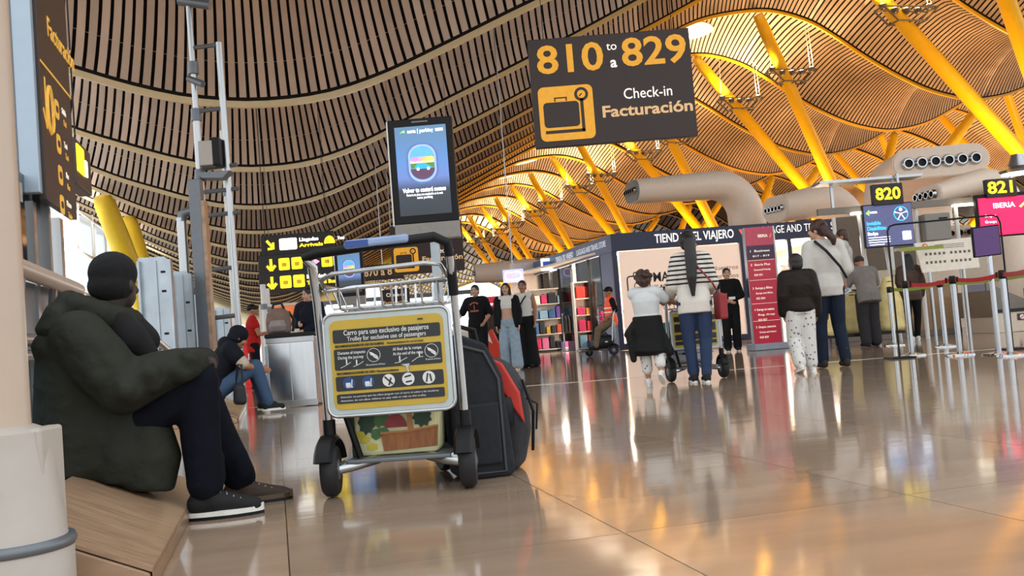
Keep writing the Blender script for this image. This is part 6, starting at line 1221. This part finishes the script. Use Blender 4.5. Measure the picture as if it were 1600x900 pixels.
# ================================================================ hanging signs
def hang_sign(pts, Y, label, name='check_in_sign'):
    A, Bq, C_, D = [at(*p, Y) for p in pts]; c = (A + Bq + C_ + D) / 4; return c
c = (at(824, 60, 15) + at(838, 230, 15) + at(1076, 46, 15) + at(1090, 214, 15)) / 4
BRS = mat('sign_brown', '2f201b', .5, 0, .05, emit=0.06); AMB = mat('sign_amber', 'c98d20', .5, emit=.42); SGW = mat('sign_white', 'f0e6d8', .5, emit=.5); TANL = mat('sign_tan', 'd0a878', .5, emit=.3)
def checkin_sign(c, w, h, rz, label, nums, full=True):
    q = empty('check_in_sign', c, rz, label, 'sign'); build('board', MB().box((0, .06, 0), (w, .12, h)), BRS, q, bevel=.008); y = -.003; k = w / 2.55
    ic = build('pictogram', MB().prism(rrect(.86 * k, .86 * k, .09 * k, 5, -.75 * k, -.34 * k), y - .004, y), AMB, q); y2 = y - .005
    mb = MB(); mb.prism(rrect(.56 * k, .40 * k, .06 * k, 4, -.83 * k, -.36 * k), y2 - .003, y2); mb.prism(bar((-1.1 * k, -.63 * k), (-.48 * k, -.63 * k), .05 * k), y2 - .003, y2); mb.prism(bar((-.50 * k, -.65 * k), (-.50 * k, -.1 * k), .05 * k), y2 - .003, y2); mb.prism(circ(.11 * k, -.50 * k, -.06 * k), y2 - .003, y2)
    for o in (bar((-.92 * k, -.15 * k), (-.92 * k, -.09 * k), .02 * k), bar((-.74 * k, -.15 * k), (-.74 * k, -.09 * k), .02 * k), bar((-.93 * k, -.095 * k), (-.73 * k, -.095 * k), .02 * k)): mb.prism(o, y2 - .003, y2)
    build('pictogram_mark', mb, BRS, ic); build('dial', MB().prism(circ(.065 * k, -.50 * k, -.06 * k), y2 - .006, y2 - .003), AMB, ic); build('needle', MB().prism(bar((-.535 * k, -.09 * k), (-.49 * k, -.05 * k), .018 * k), y2 - .009, y2 - .006), BRS, ic)
    text('Check-in', .24 * k, SGW, q, .55 * k, -.12 * k, y - .002, width=.76 * k); text('Facturación', .25 * k, TANL, q, .52 * k, -.38 * k, y - .002, bold=.025, width=1.42 * k)
    if nums:
        text(nums[0], .62 * k, AMB, q, -.63 * k, .5 * k, y - .002, bold=.02, width=1.05 * k); text(nums[1], .62 * k, AMB, q, .7 * k, .52 * k, y - .002, bold=.02, width=1.02 * k); text('to', .19 * k, SGW, q, .04 * k, .66 * k, y - .002, bold=.0); text('a', .24 * k, SGW, q, .05 * k, .40 * k, y - .002, bold=.02)
    for sx_ in (-.4, .4): build('hanger', MB().cyl((sx_ * w, .06, h / 2), (sx_ * w, .06, roof_z(c) - c.z + .3), .006, n=6), BLACK, q)
    return q
checkin_sign(c, 2.56, 1.735, 0.0, 'large dark brown hanging sign 810 to 829 Check-in Facturación', ('810', '829'))
ca = (at(613, 378, 31) + at(722, 425, 31)) / 2
checkin_sign(at(667, 388, 31), 2.35, 1.6, 0.0, 'smaller brown Check-in sign seen through the trolley handle', None)
q = empty('number_range_sign', at(598, 425, 46), 0, 'far brown sign reading 870 to 889', 'sign'); build('board', MB().box((0, .05, 0), (2.0, .1, .75)), BRS, q); text('870 a 889', .5, mat('sign_tan', 'd0a878'), q, 0, 0, -.003, bold=.02, width=1.8); build('hanger', MB().cyl((0, .05, .37), (0, .05, roof_z(q.location) - q.location.z), .02), STEEL, q)
q = empty('far_check_in_sign', at(618, 468, 50), 0, 'far small brown Check-in sign in the trolley basket gap', 'sign'); build('board', MB().box((0, .05, 0), (1.5, .1, 1.1)), BRS, q); text('Check-in', .26, SGW, q, 0, .25, -.003); text('Facturación', .24, mat('sign_tan', 'd0a878'), q, 0, -.15, -.003, bold=.02, width=1.3); build('hanger', MB().cyl((0, .05, .55), (0, .05, roof_z(q.location) - q.location.z), .02), STEEL, q)
# advertising totem with screen
def totem(px, py, Y, w, h, label, full=True):
    c = at(px, py, Y); q = empty('advert_totem', (c.x, c.y, 0), -.02, label, 'totem'); z = c.z
    hs = build('housing', MB().box((0, .09, z), (w, .18, h)), BLACK, q, bevel=.012); build('grey_foot', MB().box((.0, .08, z - h / 2 - .12), (w, .17, .24)), mat('totem_grey', '8f8a84', .4), q, bevel=.012); build('side_edge', MB().box((-w / 2 - .012, .05, z - .02), (.02, .12, h)), WHITE, q)
    build('post', MB().box((.08, .12, (z - h / 2 - .24) / 2), (.13, .1, z - h / 2 - .24)), mat('totem_post', 'aeb6bc', .35, .3), q, bevel=.006); build('base', MB().box((.08, .12, .02), (.8, .6, .04)), STEEL, q); build('sensor', MB().box((0, -.004, z + h / 2 - .05), (w * .25, .008, .02)), DARKST, q)
    sw_, sh_ = w * .80, h * .85; zc = z + .0
    SCR = mat('advert_screen', '3a5068', .3, 0, .1, emit=.75)
    if 'grad' not in SCR:
        nt, b = nodes_of(SCR); tc = [n for n in nt.nodes if n.type == 'TEX_COORD'][0]; sp_ = nt.nodes.new('ShaderNodeSeparateXYZ'); nt.links.new(tc.outputs['Generated'], sp_.inputs[0]); cr_ = nt.nodes.new('ShaderNodeValToRGB'); e = cr_.color_ramp.elements; e[0].position = 0; e[0].color = lin('23272d'); e[1].position = 1; e[1].color = lin('4d6c86')
        for p_, c_ in ((.28, '2a323c'), (.42, '5a6fa6'), (.6, '4d75a8')): ee = e.new(p_); ee.color = lin(c_)
        nt.links.new(sp_.outputs[2], cr_.inputs[0]); nt.links.new(cr_.outputs[0], b.inputs['Base Color']); nt.links.new(cr_.outputs[0], b.inputs['Emission Color']); SCR['grad'] = 1
    d = build('display', MB().box((0, -.006, zc), (sw_, .01, sh_)), SCR, q); y = -.013; zo = zc + sh_ * .08
    build('window_glow', MB().prism(rrect(sw_ * .62, sh_ * .46, sw_ * .27, 8, 0, zo), y - .001, y), mat('advert_rim_outer', '5b74b0', .3, emit=.4), d)
    build('window_rim', MB().prism(rrect(sw_ * .54, sh_ * .42, sw_ * .24, 8, 0, zo), y - .003, y - .001), mat('advert_rim', 'a9bede', .3, emit=.35), d)
    build('window_sky', MB().prism(rrect(sw_ * .47, sh_ * .38, sw_ * .21, 8, 0, zo), y - .005, y - .003), mat('advert_sky', '5aa6e6', .3, emit=.55), d)
    def strip_(z0, z1, m, yy, wd=.46, nm='scene_band'):
        build(nm, MB().prism([(-sw_ * wd / 2, z0), (sw_ * wd / 2, z0), (sw_ * wd / 2, z1), (-sw_ * wd / 2, z1)], yy - .001, yy), m, d)
    Y1 = y - .006
    strip_(zo - sh_ * .055, zo + sh_ * .0, mat('advert_hedge', '4e7a35', .4, emit=.6), Y1); strip_(zo - sh_ * .0, zo + sh_ * .03, mat('advert_fence', 'd8c9a4', .4, emit=.7), Y1 - .0002)
    for x_, c_ in ((-.15, 'c77fd0'), (-.05, 'd48fb4'), (.06, 'e2b04a'), (.16, 'e8c35a')): build('scene_tree', MB().prism(leafy(sw_ * x_, zo + sh_ * .045, sw_ * .085, sh_ * .03, 7), Y1 - .0015, Y1 - .0005), mat('advert_tree_' + c_, c_, .4, emit=.7), d)
    build('scene_road', MB().prism([(sw_ * .235 * math.cos(a) , zo - sh_ * .06 + sh_ * .125 * math.sin(a)) for a in [math.pi + k * math.pi / 12 for k in range(13)]], Y1 - .001, Y1), mat('advert_road', '5a3c58', .4, emit=.5), d)
    car = build('scene_car', MB().prism([(sw_ * a, zo + sh_ * b_) for a, b_ in ((-.15, -.065), (.17, -.065), (.17, -.04), (.12, -.03), (.07, -.005), (-.1, -.005), (-.15, -.035))], Y1 - .003, Y1 - .0015), mat('advert_car', '2f9fd0', .4, emit=.6), d)
    for x_ in (-.09, .11): build('car_wheel', MB().prism(circ(sw_ * .03, sw_ * x_, zo - sh_ * .066, 12), Y1 - .005, Y1 - .003), mat('advert_white', 'eef2f6', .4, emit=.8), d)
    if full:
        WQ = mat('advert_text', 'f4f6fa', .4, emit=1.2)
        text('aena | parking', .075, WQ, d, .0, zc + sh_ * .445, y, bold=.02, width=sw_ * .5); build('arrow_mark', MB().prism([(-sw_ * .4, zc + sh_ * .43), (-sw_ * .31, zc + sh_ * .465), (-sw_ * .30, zc + sh_ * .43), (-sw_ * .34, zc + sh_ * .44)], y - .002, y), GRN, d)
        for i in range(3): build('text_line', MB().box((sw_ * .37, y, zc + sh_ * (.455 - .012 * i)), (sw_ * .15, .002, .008)), WQ, d)
        text('Volver te costará menos', .09, WQ, d, 0, zc - sh_ * .22, y, bold=.03, width=sw_ * .84); text('Reserva tu plaza con antelación en la web', .05, WQ, d, 0, zc - sh_ * .27, y, bold=.01, width=sw_ * .7); text('aena parking', .05, WQ, d, 0, zc - sh_ * .305, y, bold=.01, width=sw_ * .3)
    return q
totem(661, 266, 13.75, .93, 1.52, 'black advertising totem with a plane-window parking advert on its screen')
totem(546, 425, 26, .76, 1.32, 'farther black advertising totem with the same advert, behind the trolley basket', False)
# yellow arrow signs
def arrow_sign(x0, y0, x1, y1, Y, label, kind):
    a, b_ = at(x0, y0, Y), at(x1, y1, Y); c = (a + b_) / 2; w = b_.x - a.x; h = .62
    q = empty('arrow_sign', c, 0, label, 'sign', 'dark arrow signs'); build('board', MB().box((0, .08, 0), (w, .16, h)), mat('sign_black_brown', '1e1714', .5), q, bevel=.01)
    build('hanger', MB().cyl((-w * .4, .08, -h / 2 - 0.0), (-w * .4, .08, roof_z(c) - c.z + .7), .007, n=6), BLACK, q); build('hanger', MB().cyl((w * .4, .08, -h / 2), (w * .4, .08, roof_z(c) - c.z + .7), .007, n=6), BLACK, q); y = -.003
    L_ = -w / 2
    mb = MB()
    if kind == 0: ar = (bar((L_ + .18, .15), (L_ + .38, -.1), .08), bar((L_ + .38, -.12), (L_ + .38, .08), .07), bar((L_ + .40, -.10), (L_ + .2, -.12), .07))
    else: ar = (bar((L_ + .38, .18), (L_ + .38, -.15), .08), bar((L_ + .38, -.17), (L_ + .25, -.02), .08), bar((L_ + .38, -.17), (L_ + .51, -.02), .08))
    for o in ar: mb.prism(o, y - .003, y)
    build('arrow', mb, LITY, q)
    def tile(x, w_, m, mark=True):
        t = build('pictogram', MB().prism(rrect(w_, .36, .04, 4, L_ + x, 0), y - .004, y), m, q)
        if mark: build('pictogram_mark', MB().prism(rrect(w_ * .45, .12, .03, 3, L_ + x, -.02), y - .006, y - .004), mat('mark_brown', 'c29a12', .5, emit=.4), t)
    if kind == 0:
        tile(.85, .55, LITW, False); text('Llegadas', .15, LITW, q, L_ + 1.2, .1, y - .002, 'LEFT', bold=.03, width=.6); text('Arrivals', .15, LITY, q, L_ + 1.2, -.08, y - .002, 'LEFT', bold=.03, width=.75); build('pictogram', MB().prism([(L_ + 2.15 + .17 * math.cos(a_), -.08 + .24 * math.sin(a_)) for a_ in [k * math.pi / 10 for k in range(11)]], y - .004, y), LITY, q); text('Taxi', .13, LITW, q, L_ + 2.4, .06, y - .002, 'LEFT', bold=.02)
    elif kind == 1:
        tile(.78, .33, LITY); tile(1.17, .33, LITY); build('metro_mark', MB().prism([(L_ + 1.38, 0), (L_ + 1.62, .15), (L_ + 1.86, 0), (L_ + 1.62, -.15)], y - .004, y), LITP, q); tile(2.08, .33, LITY); tile(2.38, .2, LITW, False); tile(2.78, .1, LITW, False)
    else:
        tile(.78, .33, LITY); tile(1.17, .33, LITY); text('Bus Tránsito', .15, LITW, q, L_ + 1.4, .1, y - .002, 'LEFT', bold=.03, width=.65); text('Terminal Bus', .15, LITY, q, L_ + 1.4, -.08, y - .002, 'LEFT', bold=.03, width=.85); tile(2.55, .3, LITW, False)
arrow_sign(408, 384, 521, 376, 30, 'top dark sign with a diagonal yellow arrow', 0)
arrow_sign(404, 416, 526, 406, 29, 'middle dark sign with yellow pictograms and a pink diamond', 1)
arrow_sign(405, 444, 526, 434, 28, 'lowest dark sign with a yellow arrow and bus lettering', 2)
# far end: lit kiosk and orange board
b_ = at(628, 548, 70); b_.z = 0
q = empty('lit_kiosk', b_, 0, 'bright white lit kiosk far down the hall behind the trolley basket', 'kiosk'); build('body', MB().box((0, 1.5, 1.6), (11, 3, 3.2)), WHITE, q); build('lit_panel', MB().box((0, -.05, 2.6), (10.5, .1, 2.4)), mat('kiosk_glow', 'fffaf2', .4, emit=3.0), q); build('roof', MB().box((0, 1.3, 3.95), (11.5, 3.6, .3)), DARKST, q)
b_ = at(452, 540, 40); b_.z = 0
q = empty('orange_board', b_, 0, 'orange poster board behind the woman in navy', 'poster'); build('frame', MB().box((0, 0, 1.35), (2.3, .12, 2.7)), WHITE, q); build('print', MB().box((0, -.07, 2.2), (2.0, .02, .8)), mat('orange_print', 'd9783a', .5, emit=.3), q)
# ================================================================ lettering becomes real mesh
bpy.context.view_layer.update()
fonts = [o for o in bpy.data.objects if o.type == 'FONT']
dg = bpy.context.evaluated_depsgraph_get()
for o in fonts:
    me = bpy.data.meshes.new_from_object(o.evaluated_get(dg)); xs = [v.co.x for v in me.vertices]
    n = bpy.data.objects.new('lettering', me); n.parent = o.parent; n.location = o.location; n.rotation_euler = o.rotation_euler
    w = TXT.get(o.name)
    if w and xs and max(xs) - min(xs) > 1e-6:
        k = w / (max(xs) - min(xs))
        for v in me.vertices: v.co.x *= k
    if 'label' in o: n['label'] = o['label']
    COL.objects.link(n); bpy.data.objects.remove(o)
